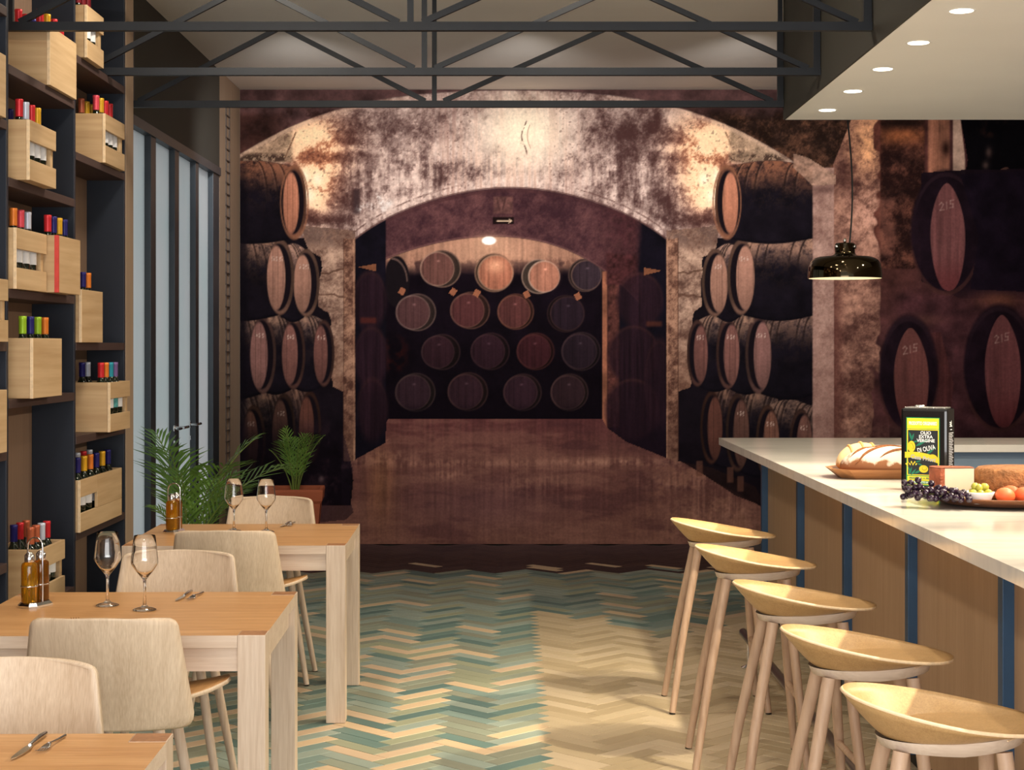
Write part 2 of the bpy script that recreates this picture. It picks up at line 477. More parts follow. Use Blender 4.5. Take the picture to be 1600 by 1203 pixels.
    mix(far*ell(620, 440, 20, 40), (20, 15, 18)); mix(far*np.clip(1.6-np.abs(np.sqrt(((X-612)/24)**2+((Y-440)/36)**2)-1)*24, 0, 1)*box(612, 640, 402, 440), (120, 92, 82), .6)
    barrel(683, 420, 27, (96, 62, 56), (138, 106, 92), 8)
    barrel(774, 426, 28, (160, 100, 78), (150, 112, 92), -2)
    barrel(850, 432, 25, (160, 106, 86), (176, 142, 124), -8)
    mix(far*glow(774, 415, 14, 11), (238, 176, 138), .6)
    barrel(916, 430, 24, (50, 38, 44), (96, 72, 66), -2)
    for b in ((645, 488, 27, (74, 48, 48), (112, 86, 80), 7), (730, 485, 27, (76, 42, 42), (100, 66, 58), 6), (803, 487, 26, (78, 44, 42), (98, 60, 50), 3), (886, 490, 27, (36, 25, 32), (52, 34, 36), -2)):
        barrel(*b)
    for b in ((684, 550, 26, (50, 29, 35), (66, 44, 46), 7), (762, 549, 27, (48, 28, 35), (60, 38, 42), 5), (834, 549, 27, (60, 29, 33), (76, 40, 40), 3), (905, 549, 28, (41, 29, 36), (62, 44, 48), 3)):
        barrel(*b)
    mix(far*ell(616, 553, 20, 24, 16)*sst(.3, .6, n2), (66, 20, 16), .7)
    for b in ((645, 613, 28, (54, 35, 42), (76, 56, 56), 5), (727, 612, 28, (54, 33, 40), (76, 50, 50), 5), (813, 613, 27, (54, 33, 41), (72, 48, 50), 4), (887, 613, 27, (52, 34, 38), (78, 54, 54), 3)):
        barrel(*b)
    for (wx, wy, a) in ((628, 455, .5), (708, 456, .6), (823, 460, -.5), (903, 463, -.5), (745, 458, .5)):
        u = (X-wx)*math.cos(a)+(Y-wy)*math.sin(a); w = -(X-wx)*math.sin(a)+(Y-wy)*math.cos(a)
        mix(far*((np.abs(u) < 4.6) & (np.abs(w) < 5.2)), (150, 92, 66), .85)
    mul(far*sst(500, 560, Y), .82); mix(far*sst(628, 650, Y), (13, 8, 13), .75)
    # lamp
    mix(glow(764, 376, 22, 12)*op, (205, 160, 130), .5)
    mix(ell(764, 376, 11, 6.5, 2), (255, 250, 240))
    # post on the right of the far room
    mix(op*box(941, 949, 424, 672), tone((132, 82, 62), .35, n2))
    mix(op*box(949, 968, 428, 668, 3), tone((70, 40, 36), .6, n3))
    mix(op*sst(944, 950, X)*sst(1001, 990, X)*box(900, 1050, 380, 445, 4)*sst(-4, 4, Y-(395+(X-945)*.1)), tone((58, 30, 31), .6, n3), .8)
    # side rooms with dark casks
    for (cx, cy, rx, ry) in ((1000, 470, 36, 44), (990, 555, 40, 46), (988, 640, 42, 48), (1030, 600, 24, 70), (578, 470, 26, 46), (580, 560, 26, 50), (582, 640, 24, 50)):
        mix(op*ell(cx, cy, rx, ry, 8), tone((36, 21, 27), .4, streak), .8)
        mix(op*np.clip(ell(cx, cy, rx, ry, 3)-ell(cx, cy+3, rx, ry, 5), 0, 1), (66, 38, 36), .6)
    for (wx, wy, s) in ((1020, 424, 1), (574, 418, -1)):
        mix(op*poly([(wx-s*14, wy-6), (wx+s*14, wy-1), (wx-s*14, wy+6)]), (124, 76, 52), .85)
    mix(op*box(563, 588, 496, 505, 4), (86, 36, 28), .6); mix(op*box(1010, 1034, 502, 510, 4), (86, 44, 32), .6)
    mix(op*sst(620, 700, Y)*sst(942, 950, X), (30, 17, 24), .6)
    # ---- lying casks left and right of the pillars (mirrored print)
    for sx in (-1, 1):
        XX = (X-ax)*sx
        lim = ((XX > 255) & (XX < 474.5)).astype(float)
        dk = .92 if sx < 0 else 1.0

        def cask(d, y, rx, ry, head, body=(120, 88, 72), w=130, top=1.0, num=True, side=20):
            t_ = np.clip((XX-d)/w, 0, 1)
            hh = ry*(1+.15*np.sin(np.pi*np.minimum(t_*1.05, 1)))+1.5
            yy = (Y-y)/hh
            bm = sst(1.02, .985, np.abs(yy))*(XX > d-1)*(XX < d+w)*lim
            mix(bm, tone((20, 16, 22), .4, n2)); mix(bm*sst(.45, .75, T2)*sst(.5, -.6, yy), (48, 35, 33), .7)
            tg = sst(-.12, -.95, yy+.25*wob)
            mix(bm*tg*sst(-.1, .75, T2*.7+n3*.3), np.asarray(body)*top*1.15, .95)
            mix(bm*sst(.9, .99, np.abs(yy))*(yy > 0), (10, 8, 12), .6)
            for hx in (.10, .22, .34, .68, .8):
                arcx = d+w*hx+rx*.6-rx*1.0*np.sqrt(np.clip(1-yy*yy, 0, 1))
                mix(bm*np.clip(1.8-np.abs(XX-arcx), 0, 1)*sst(.1, -.7, yy), (34, 24, 22), .7)
                mix(bm*np.clip(1.2-np.abs(XX-arcx-3), 0, 1)*sst(-.1, -.9, yy), (150, 116, 98), .35)
            q = lambda k, ox=0: np.clip((1-np.sqrt(((XX-d-ox)/(rx*k))**2+((Y-y)/(ry*k))**2))*rx*k/1.3+.5, 0, 1)*lim
            mix(q(1.02, -rx*.20)*1., np.asarray(head)*.42+np.array((4, 3, 2)))
            mix(q(1.0, -rx*.20)*sst(y-ry*.3, y-ry*.9, Y), np.asarray(head)*.62, .7); mix(q(1.0, -rx*.20)*sst(y+ry*.5, y+ry*.95, Y), np.asarray(head)*.85, .6)
            mix(q(.90, -rx*.10), (19, 14, 19), .95)
            hm = np.clip((1-np.sqrt(((XX-d-rx*.12)/(rx*.68))**2+((Y-y-ry*.02)/(ry*.86))**2))*rx*.68/1.3+.5, 0, 1)*lim
            mix(hm, tone(head, .22, streak*.5+n2*.5))
            mix(hm*sst(y+ry*.1, y-ry*.7, Y), np.asarray(head)*1.12, .5); mix(hm*sst(y, y+ry, Y), np.asarray(head)*.72, .6)
            mix(hm*(np.sin((XX-d)*.8+2) > .94), np.asarray(head)*.7, .5)
            if num:
                mix(hm*box(0, 2000, y-ry*.56, y-ry*.56+7.5)*(np.sin((XX-d)*1.4) > -.2)*(np.sin(Y*1.1+X*.9) > -.6)*(np.abs(XX-d-1) < rx*.40), (205, 180, 166), .55)
        # bottom row, inner cask first
        cask(317, 668, 17, 56, (84, 52, 44), (96, 68, 58), 58, .85, False)
        cask(358, 676, 18, 60, (88, 60, 52), (108, 82, 70), 60, .9)
        cask(405, 690, 18, 56, (104, 70, 58), (114, 88, 76), 62, .95)
        cask(457, 696, 18, 56, (100, 68, 60), (114, 88, 78), 60, .95)
        for k in (335, 376, 386, 428):
            mix(lim*np.clip(1-np.abs(XX-k)/5, 0, 1)*box(0, 2000, 604, 624, 3), (150, 112, 92), .6)
        # third row
        cask(295, 552, 16, 51, (104, 68, 62), (112, 86, 74), 50, 1.0)
        cask(343, 553, 18, 54, (114, 76, 69), (118, 90, 76), 52, 1.05)
        cask(391, 554, 20, 60, (122, 86, 80), (118, 90, 78), 90, 1.05)
        for k in (321, 336, 366, 377):
            mix(lim*np.clip(1-np.abs(XX-k)/5, 0, 1)*box(0, 2000, 484, 504, 3), (168, 130, 108), .7)
        # second row
        cask(323, 442, 20, 52, (146, 106, 90), (140, 108, 94), 36, 1.1)
        cask(364, 433, 21, 58, (152, 110, 94), (150, 114, 96), 115, 1.05)
        mix(lim*poly([(372, 384), (380, 364), (400, 368), (424, 378)], XX=XX), (150, 112, 92), .6)
        # top cask
        cask(341, 316, 18, 55, (172, 112, 88), (124, 80, 60), 135, 1.0, False)
        qd = np.sqrt(((XX-338)/22)**2+((Y-316)/57)**2)
        mix(lim*np.clip(1.7-np.abs(qd-.98)*22, 0, 1), (132, 86, 64), .75)
        if sx < 0:
            mul((XX > 340)*sst(585, 640, Y)*1., .75)
            mul((XX > 265)*sst(650, 730, Y), .5)
    # left edge of the print: dark purple
    mix(sst(392, 378, X)*sst(240, 300, Y), (16, 13, 19), .8)
    # ---- cellar floor
    fl = poly([(607, 654), (941, 654), (948, 668), (978, 690), (1042, 716), (1066, 722), (1100, 742), (1190, 792), (1225, 800), (1225, 860), (370, 860), (370, 790), (548, 790), (552, 750), (548, 722), (602, 692), (604, 660)])
    mix(fl, tone((94, 60, 54), .12, streak*.7+n2*.3))
    mix(fl*sst(720, 654, Y), tone((78, 43, 43), .14, streak), .85)
    mix(fl*sst(740, 850, Y), tone((112, 76, 65), .10, streak*.5+n2*.5), .8)
    bnd = fbm(91, X*.35, Y*1.5, 40, 5, .65)
    mix(fl*sst(.50, .68, bnd), (142, 100, 84), .32); mix(fl*sst(.48, .32, bnd), (62, 36, 38), .45)
    mix(fl*sst(.50, .66, fbm(93, X, Y, 34, 5, .7))*sst(960, 1080, X), (156, 112, 90), .4)
    mix(fl*glow(750, 790, 130, 40), tone((96, 64, 66), .16, streak), .5)
    for (cx, cy, rx, ry, a) in ((720, 724, 130, 6, .35), (960, 722, 110, 7, .5), (1060, 752, 60, 14, .35), (700, 742, 30, 7, .35), (1120, 800, 70, 30, .35), (600, 716, 60, 14, .4), (840, 758, 60, 20, .25)):
        mix(fl*glow(cx, cy, rx, ry)*sst(.35, .65, n3*.5+streak*.5), (176, 130, 108), a*1.3)
    mix(fl*glow(595, 760, 22, 60), tone((120, 80, 52), .3, streak), .5)
    mix(fl*np.clip(1.5-np.abs(Y-693+(X-560)*.12), 0, 1)*(X < 606), (140, 100, 84), .6)
    mix(fl*glow(880, 768, 60, 5), (80, 46, 44), .5)
    # beams under the right casks
    mix(poly([(1066, 722), (1110, 730), (1180, 760), (1196, 792), (1150, 775), (1100, 742)]), tone((34, 22, 22), .4, n2), .9)
    for bx, by in ((1088, 728), (1136, 738), (1152, 752)):
        mix(box(bx, bx+10, by-8, by+16, 2), (96, 62, 50), .7)
    # dark foreground at lower left
    dkl = .62*sst(640, 700, Y)*poly([(370, 640), (525, 640), (540, 690), (552, 735), (546, 775), (552, 800), (540, 812), (370, 830)])
    mix(dkl, tone((26, 17, 26), .5, n2), .82)
    mix(dkl*sst(.52, .66, n2)*sst(640, 700, X+200), (64, 42, 46), .6)
    mix(glow(502, 748, 4, 5), (120, 96, 96), .6)
    # ---- right hand part of the print
    rt = sst(1270, 1273, X)
    base = tone((70, 42, 42), .5, n2)
    m = rt*sst(-2, 2, Y-np.interp(X, [1270, 1300, 1345, 1700], [272, 262, 150, 150]))
    mix(m, base)
    mix(m*sst(560, 300, Y)*sst(1500, 1380, X), tone((86, 48, 38), .7, n3*.5+n2*.5), .8)
    wal = box(1302, 1376, 120, 700, 2)*m
    wal = wal*sst(-2, 3, (1372+6*np.sin(Y/60.)+4*wob*10)-X)
    band0 = box(1376, 1445, 180, 420, 3)*m
    T3 = stone(88, 40, .78, 7)
    mix(wal, (66, 40, 36)); mix(wal*sst(-.05, 1.05, T3*.6+T2*.4), (190, 140, 118))
    mix(wal*glow(1360, 225, 34, 46)*sst(.0, .8, T3*.5+T2*.5), tone((255, 184, 128), .2, n2), .95)
    mix(wal*glow(1360, 335, 32, 42)*sst(.2, .9, T2), (226, 170, 148), .7)
    mix(wal*glow(1318, 275, 16, 30), (52, 28, 26), .55)
    mix(wal*sst(1325, 1303, X)*sst(400, 480, Y), (92, 54, 48), .7)
    mix(wal*sst(540, 640, Y)*sst(1340, 1375, X+12*wob*2), (72, 44, 40), .5)
    band = box(1376, 1445, 180, 420, 3)*m
    mix(band, (34, 19, 18)); mix(band*sst(.25, .95, T3*.5+T2*.5), (128, 78, 62), .85)
    mix(band*glow(1410, 212, 40, 14), tone((170, 100, 62), .4, n3), .75)
    mix(band*glow(1410, 192, 40, 8), (22, 14, 12), .8)
    mix(band*glow(1395, 300, 40, 10)+band*glow(1420, 250, 30, 8), (24, 14, 14), .5)
    mix(box(1372, 1400, 310, 400, 8)*m*sst(.4, .6, n2), (150, 96, 80), .45)
    mix(box(1450, 1484, 180, 292, 3), tone((146, 96, 76), .45, n2*.5+streak*.5))
    mix(glow(1478, 232, 7, 12), (30, 16, 14), .9)
    mix(box(1489, 1508, 180, 292, 2)*sst(-1, 1, 1500+ (Y-180)*.12-X), tone((178, 146, 128), .3, n2))
    blk = poly([(1500, 180), (1700, 180), (1700, 420), (1560, 420), (1505, 300), (1512, 250)])
    mix(blk, tone((10, 8, 11), .4, n2))
    mix(blk*ell(1548, 190, 24, 24, 6)*sst(.3, .6, n2), (52, 30, 24), .7)
    mix(blk*glow(1545, 238, 5, 8)+blk*glow(1540, 258, 5, 6), (110, 84, 76), .6)
    mix(poly([(1548, 272), (1572, 260), (1590, 275), (1575, 284), (1555, 282)]), (98, 66, 56), .7)

    def big(cx, cy, rx, ry, head, bx, by, brx, bry, rimy=0):
        mix(ell(bx, by, brx, bry, 5), tone((27, 17, 24), .4, n2), .96)
        qq = np.sqrt(((X-bx)/brx)**2+((Y-by)/bry)**2)
        mix(np.clip(2-np.abs(qq-1)*brx*.7, 0, 1)*sst(by, by+bry*.9, Y), (84, 50, 44), .55)
        mix(np.clip(2-np.abs(qq-.93)*brx*.8, 0, 1)*sst(by+20, by-bry, Y), (52, 34, 40), .5)
        ph = np.clip((Y-(cy-ry))/(2*ry), 0, 1)
        prof = np.where(ph < .5, np.clip(np.sin(np.pi*ph), 0, 1)**.60, np.clip(np.sin(np.pi*ph), 0, 1)**.40)*(1-.06*ph)
        hm = np.clip((rx*prof-np.abs(X-cx-3*(ph-.5)))/1.5+.5, 0, 1)*((Y > cy-ry) & (Y < cy+ry))
        mix(hm, tone(head, .22, streak*.7+n2*.3))
        mix(hm*sst(cy+ry*.2, cy+ry, Y), np.asarray(head)*np.array((.85, .62, .66)), .7)
        mix(hm*glow(cx-rx*.4, cy-ry*.1, 5, ry*.5), np.asarray(head)*.72, .6)
        # chalk figures on the head
        def stroke(p):
            for (x0, y0), (x1, y1) in zip(p[:-1], p[1:]):
                vx, vy = x1-x0, y1-y0; L = vx*vx+vy*vy
                t = np.clip(((X-x0)*vx+(Y-y0)*vy)/L, 0, 1)
                dd = np.hypot(X-x0-t*vx, Y-y0-t*vy)
                mix(np.clip(1.5-dd, 0, 1), (180, 148, 138), .42)
        ox, oy = cx-13, cy-ry*.66
        stroke([(ox, oy+5), (ox+3, oy+2), (ox+6, oy+5), (ox+1, oy+14), (ox+7, oy+13)])
        stroke([(ox+11, oy+1), (ox+11.5, oy+12)])
        stroke([(ox+22, oy-2), (ox+17, oy-1), (ox+17, oy+4), (ox+21, oy+4), (ox+21, oy+9), (ox+16, oy+10)])
    mix(poly([(1440, 270), (1490, 266), (1700, 262), (1700, 470), (1500, 466), (1440, 440)]), tone((25, 16, 23), .4, n2), .96)
    mix(rt*sst(440, 470, Y)*sst(1385, 1420, X)*(Y < 720), tone((66, 38, 42), .5, n2), .7)
    mix(glow(1560, 468, 34, 12), (122, 74, 52), .6)
    mix(glow(1440, 500, 34, 8), (112, 72, 62), .5)
    big(1481, 370, 28, 84, (112, 69, 68), 1478, 362, 55, 96)
    mix(poly([(1500, 272), (1700, 262), (1700, 460), (1516, 452), (1530, 370)]), tone((22, 15, 24), .4, n2), .9)
    mix(poly([(1440, 520), (1470, 520), (1490, 600), (1480, 690), (1450, 690)]), tone((82, 44, 42), .4, streak), .6)
    big(1424, 592, 28, 80, (102, 61, 57), 1420, 584, 46, 92)
    big(1567, 580, 29, 88, (106, 62, 62), 1562, 574, 56, 98)
    mix(rt*sst(655, 680, Y)*sst(.35, .6, n2)*(X < 1420), (110, 78, 68), .5)
    mix(rt*sst(640, 700, Y)*(X > 1390), (26, 16, 20), .5)
    col = box(1270, 1303, 262, 860, 1.5)
    mix(col, (112, 80, 72)); mix(col*sst(-.1, .95, T2*.6+n2*.4), (180, 144, 130))
    mix(col*glow(1286, 296, 30, 7), (84, 58, 54), .7)
    mix(col*sst(420, 700, Y), (140, 102, 92), .45)
    mix(box(1226, 1700, 716, 860), tone((74, 48, 44), .4, n2*.5+n3*.5), 1)
    # arch end above the column
    mix(poly([(1240, 240), (1262, 246), (1306, 274), (1306, 288), (1270, 290), (1240, 262)]), tone((158, 124, 106), .45, n3), .85)
    # faint hanging seams of the wallpaper
    C[...] *= (1+.05*(streak[..., None]-.5)+.10*(grit[..., None]-.5))
    return np.clip(C, 0, 255)
# ------------------------------------------------------------------ the room
WALL_Y = 13.67
LEFT = -2.16
CEIL = 3.65
SOF_X, SOF_Z, SOF_Y = 1.527, 2.84, 9.40
GLASS_X = -2.20
WIN_Y0, WIN_Y1, WIN_Z = 8.84, 12.71, 2.92


def struct(mb, name, mats, parent=None, **kw):
    o = mb.build(name, mats, parent, **kw)
    if parent is None: o['kind'] = 'structure'
    return o


PLASTER = pmat('warm_grey_plaster', (150, 132, 116), .85, var=.05, vscale=2)
struct(MB().box(LEFT-.25, 4.6, WALL_Y+.004, WALL_Y+.2, 0, CEIL), 'wall_back', PLASTER)
struct(MB().box(LEFT-.25, 4.6, 0, WALL_Y+.2, CEIL, CEIL+.1), 'ceiling', CEIL_PAINT)
struct(MB().box(4.4, 4.6, .6, WALL_Y, 0, CEIL), 'wall_right', PLASTER)
wl = MB()
wl.box(LEFT-.22, LEFT, .6, WIN_Y0, 0, CEIL, 0)
wl.box(LEFT-.22, LEFT, WIN_Y0, WIN_Y1, WIN_Z, CEIL, 1)
wl.box(LEFT-.22, LEFT, WIN_Y1, WALL_Y, 0, CEIL, 2)
struct(wl, 'wall_left', [TAUPE, FASCIA, CREAM])
# lowered soffit over the bar: white underside, dark fascia on the aisle side
sf = struct(MB().box(SOF_X, 4.4, .6, SOF_Y, SOF_Z, CEIL-.002), 'trim_1', WHITE_PAINT)
MB().box(SOF_X-.012, SOF_X-.001, .6, SOF_Y, SOF_Z, CEIL-.002).build('fascia_board', FASCIA, sf)
# tick-marked cable strip on the corner panel
ck = MB()
ck.box(LEFT, LEFT+.008, 12.98, 12.995, .05, 3.45); ck.box(LEFT, LEFT+.008, 13.13, 13.145, .05, 3.45)
for k in range(40): ck.box(LEFT, LEFT+.010, 12.98, 13.145, .08+k*.086, .088+k*.086)
struct(ck, 'trim_2', pmat('cable_strip', (78, 66, 60), .6))

# frosted folding glass doors in the left wall
FROST = bpy.data.materials.new('frosted_glass'); FROST.use_nodes = True
nt = FROST.node_tree; nt.nodes.clear()
out = nt.nodes.new('ShaderNodeOutputMaterial'); tr = nt.nodes.new('ShaderNodeBsdfTranslucent'); gl = nt.nodes.new('ShaderNodeBsdfGlossy')
df = nt.nodes.new('ShaderNodeBsdfDiffuse'); m1 = nt.nodes.new('ShaderNodeMixShader'); m2 = nt.nodes.new('ShaderNodeMixShader')
tcx = nt.nodes.new('ShaderNodeTexCoord'); nz = nt.nodes.new('ShaderNodeTexNoise'); nz.inputs['Scale'].default_value = 1.1; nz.inputs['Detail'].default_value = 3
rp = nt.nodes.new('ShaderNodeValToRGB'); rp.color_ramp.elements[0].position = .35; rp.color_ramp.elements[1].position = .65
rp.color_ramp.elements[0].color = (.80, .85, .85, 1); rp.color_ramp.elements[1].color = (.88, .87, .87, 1)
nt.links.new(tcx.outputs['Object'], nz.inputs['Vector']); nt.links.new(nz.outputs[0], rp.inputs[0]); nt.links.new(rp.outputs[0], tr.inputs['Color'])
df.inputs['Color'].default_value = (.6, .68, .7, 1); gl.inputs['Roughness'].default_value = .25
m1.inputs[0].default_value = .2; m2.inputs[0].default_value = .06
nt.links.new(tr.outputs[0], m1.inputs[1]); nt.links.new(df.outputs[0], m1.inputs[2])
nt.links.new(m1.outputs[0], m2.inputs[1]); nt.links.new(gl.outputs[0], m2.inputs[2]); nt.links.new(m2.outputs[0], out.inputs[0])
MULLION = pmat('dark_door_frame', (58, 66, 74), .45, .2, var=.08, vscale=5)
win = empty('window_1', (LEFT, 10.8, 0)); win['kind'] = 'structure'
mull = [(10.28, 10.43), (11.02, 11.16), (11.75, 11.87), (12.45, 12.71)]
ys = [8.845, 10.28, 10.43, 11.02, 11.16, 11.75, 11.87, 12.45]
for k in range(0, 8, 2):
    MB().box(GLASS_X-.012-LEFT, GLASS_X-LEFT, ys[k]-10.8, ys[k+1]-10.8, .08, WIN_Z-.04).build('pane', FROST, win)
for (a, b) in mull:
    MB().box(GLASS_X-.05-LEFT, -.001, a-10.8, b-10.8, .0, WIN_Z-.001, bev=.004).build('mullion', MULLION, win)
MB().box(GLASS_X-.05-LEFT, .012, 8.845-10.8, 12.71-10.8, WIN_Z-.06, WIN_Z-.002).build('head_rail', MULLION, win)
MB().box(GLASS_X-.05-LEFT, -.003, 8.845-10.8, 12.71-10.8, 0.001, .08).build('bottom_rail', MULLION, win)
for yy, s in ((10.98, -1), (11.07, 1), (11.52, 1)):
    h = MB(); h.lathe([(.0, 0), (.024, 0), (.024, .008), (.0, .008)], 16, M=Matrix.Translation((0, yy-10.8, 1.06)) @ Matrix.Rotation(PI/2, 4, 'Y'))
    h.tube([(.0, yy-10.8, 1.06), (.05, yy-10.8, 1.06), (.052, yy-10.8+s*.02, 1.06), (.052, yy-10.8+s*.13, 1.06)], .009, 8)
    h.lathe([(.0, 0), (.014, 0), (.014, .01), (.0, .01)], 12, M=Matrix.Translation((0, yy-10.8, .97)) @ Matrix.Rotation(PI/2, 4, 'Y'))
    h.build('door_handle', CHROME, win, sharp=40)

# ------------------------------------------------------------------ floor of single herringbone planks
floor = struct(MB().box(LEFT-.25, 4.6, 0, WALL_Y+.2, -.1, -.010), 'floor', pmat('floor_bed', (44, 36, 30), .9))
PW, PN = .07625, 4
PL = PW*PN
GAP = .0016
rng = random.Random(7)


def plank_mat(name, light, dark, rough=.42):
    return wood(name, light, dark, 0, 60, 10, rough, .25)


P_BEIGE = [plank_mat('plank_beige_%d' % i, a, b) for i, (a, b) in enumerate((((200, 182, 150), (188, 170, 138)), ((190, 172, 140), (178, 160, 128)), ((206, 188, 158), (194, 176, 146)), ((182, 164, 132), (170, 152, 120))))]
P_PINK = [plank_mat('plank_pale_%d' % i, a, b) for i, (a, b) in enumerate((((200, 176, 148), (188, 164, 136)), ((202, 178, 146), (190, 166, 134))))]
P_SAGE = [plank_mat('plank_sage_%d' % i, a, b) for i, (a, b) in enumerate((((150, 154, 130), (140, 144, 120)), ((140, 148, 132), (130, 138, 122)), ((144, 156, 146), (132, 146, 136)), ((134, 138, 122), (124, 128, 112))))]
P_TEAL = [plank_mat('plank_teal_%d' % i, a, b) for i, (a, b) in enumerate((((102, 128, 122), (93, 118, 113)), ((122, 142, 135), (112, 132, 126)), ((92, 118, 114), (83, 107, 104))))]
P_DARK = [plank_mat('plank_dark_%d' % i, a, b, .5) for i, (a, b) in enumerate((((62, 46, 47), (52, 38, 40)), ((56, 42, 44), (48, 35, 37)), ((68, 51, 50), (56, 41, 41))))]
ALLP = P_BEIGE+P_PINK+P_SAGE+P_TEAL+P_DARK


def plank_colour(x, y, first, lastpink=False):
    r = rng.random()
    edge = 11.98 + (.05 if first else 0)
    if y > edge:
        if y < edge+.5 and r < .10: return rng.choice(P_PINK+[P_TEAL[1]])
        return rng.choice(P_DARK)
    far = 9.75+.35*math.sin(x*5.1)+rng.uniform(-.12, .12)
    if x > .15 and y < far: return rng.choice(P_BEIGE)
    if y > 9.6:
        if r < .12 and not lastpink: return rng.choice(P_PINK)
        if r < .55: return rng.choice(P_SAGE)
        return rng.choice(P_TEAL[::1]+P_SAGE[2:])
    if r < .23 and not lastpink: return rng.choice(P_PINK)
    if r < .74: return rng.choice(P_SAGE)
    return rng.choice(P_TEAL)


planks = []
OFFX = -.04
R2 = math.sqrt(.5)
for b_ in range(-20, 200):
    for m_ in range(-40, 40):
        a0 = b_+2*PN*m_
        ca, cb = (a0+PN/2)*PW, (b_+.5)*PW
        x, y = (ca-cb)*R2+OFFX, (ca+cb)*R2
        if -2.3 < x < 1.75 and 2.2 < y < WALL_Y-.02: planks.append((x, y, PI/4, True, m_))
for a_ in range(-20, 200):
    for m_ in range(-40, 40):
        b0 = a_-2*PN+1+2*PN*m_
        ca, cb = (a_+.5)*PW, (b0+PN/2)*PW
        x, y = (ca-cb)*R2+OFFX, (ca+cb)*R2
        if -2.3 < x < 1.75 and 2.2 < y < WALL_Y-.02: planks.append((x, y, 3*PI/4, False, m_))
planks.sort(key=lambda p: (round(p[1], 3), p[0]))


def plank_geo(mb, m, M):
    l, w, c = PL/2-GAP, PW/2-GAP, .0012
    vs = [(-l, -w, -.012), (l, -w, -.012), (l, w, -.012), (-l, w, -.012), (-l, -w, -c), (l, -w, -c), (l, w, -c), (-l, w, -c),
          (-l+c, -w+c, 0), (l-c, -w+c, 0), (l-c, w-c, 0), (-l+c, w-c, 0)]
    fs = [(0, 1, 5, 4), (1, 2, 6, 5), (2, 3, 7, 6), (3, 0, 4, 7), (4, 5, 9, 8), (5, 6, 10, 9), (6, 7, 11, 10), (7, 4, 8, 11), (8, 9, 10, 11)]
    mb.add(vs, fs, m, False, M)


pm = MB(); plank_geo(pm, 0, None); PLANK_MESH = pm.mesh('plank'); PLANK_MESH.materials.append(ALLP[0])
rest = MB(); n_single = 0
lastc = {}
for (x, y, a, first, m_) in planks:
    key = (first, round(x, 2)); mt = plank_colour(x, y, first, lastc.get(key) in P_PINK); lastc[key] = mt
    dz = rng.uniform(-.0008, 0)
    inview = -1.02 < x < 1.22 and y > 6.33 and not (x < -.72 and y < 8.1) and (x-.0)*2660/y+795 > 430
    if inview and n_single < 300:
        o = bpy.data.objects.new('plank', PLANK_MESH); COL.objects.link(o); o.parent = floor
        o.location = (x, y, dz); o.rotation_euler = (0, 0, a)
        o.material_slots[0].link = 'OBJECT'; o.material_slots[0].material = mt
        n_single += 1
    else:
        plank_geo(rest, ALLP.index(mt), Matrix.Translation((x, y, dz)) @ Matrix.Rotation(a, 4, 'Z'))
o = rest.build('plank_field', ALLP, floor); o['kind'] = 'stuff'
# smooth screed behind the bar, outside the planked area
MB().box(1.78, 4.4, .6, WALL_Y, -.010, -.002).build('screed', pmat('dark_screed', (70, 64, 60), .7, var=.1), floor)

# ------------------------------------------------------------------ the printed mural on the back wall
MX0, MX1, MY0, MY1 = 375.0, 1640.0, 140.0, 850.0        # extent of the print in print units
PPU = 194.6                                              # print units per metre
STEP = 1.35
gx = np.linspace(MX0, MX1, int((MX1-MX0)/STEP)+1); gy = np.linspace(MY0, MY1, int((MY1-MY0)/STEP)+1)
GX, GY = np.meshgrid(gx, gy)
rgb = paint_mural(GX, GY)/255.
rgb = np.where(rgb <= .04045, rgb/12.92, ((rgb+.055)/1.055)**2.4)
MURAL_GAIN = 1.0
rgb = np.clip(rgb*MURAL_GAIN, 0, .95)
nx_, ny_ = len(gx), len(gy)
co = np.zeros((ny_, nx_, 3), np.float32)
co[..., 0] = (GX-795)/PPU; co[..., 1] = WALL_Y; co[..., 2] = EYE-(GY-540)/PPU
idx = np.arange(nx_*ny_).reshape(ny_, nx_)
quads = np.stack([idx[1:, :-1], idx[1:, 1:], idx[:-1, 1:], idx[:-1, :-1]], -1).reshape(-1, 4)
me = bpy.data.meshes.new('mural')
me.vertices.add(nx_*ny_); me.vertices.foreach_set('co', co.ravel())
me.loops.add(quads.size); me.loops.foreach_set('vertex_index', quads.ravel().astype(np.int32))
me.polygons.add(len(quads)); me.polygons.foreach_set('loop_start', np.arange(0, quads.size, 4, dtype=np.int32))
me.update(calc_edges=True); me.validate()
at = me.color_attributes.new('print', 'FLOAT_COLOR', 'POINT')
at.data.foreach_set('color', np.concatenate([rgb.reshape(-1, 3), np.ones((nx_*ny_, 1))], 1).astype(np.float32).ravel())
PRINT = bpy.data.materials.new('printed_wallpaper'); PRINT.use_nodes = True
nt = PRINT.node_tree; b = nt.nodes['Principled BSDF']; b.inputs['Roughness'].default_value = .95; b.inputs['Specular IOR Level'].default_value = .03
an = nt.nodes.new('ShaderNodeAttribute'); an.attribute_name = 'print'
tc_ = nt.nodes.new('ShaderNodeTexCoord'); ns = nt.nodes.new('ShaderNodeTexNoise'); ns.inputs['Scale'].default_value = 55; ns.inputs['Detail'].default_value = 4
nt.links.new(tc_.outputs['Object'], ns.inputs['Vector'])
mr = nt.nodes.new('ShaderNodeMapRange'); mr.inputs[1].default_value = .3; mr.inputs[2].default_value = .7; mr.inputs[3].default_value = .90; mr.inputs[4].default_value = 1.10
nt.links.new(ns.outputs[0], mr.inputs[0])
mm = nt.nodes.new('ShaderNodeVectorMath'); mm.operation = 'SCALE'
nt.links.new(an.outputs['Color'], mm.inputs[0]); nt.links.new(mr.outputs[0], mm.inputs['Scale']); nt.links.new(mm.outputs[0], b.inputs['Base Color'])
me.materials.append(PRINT)
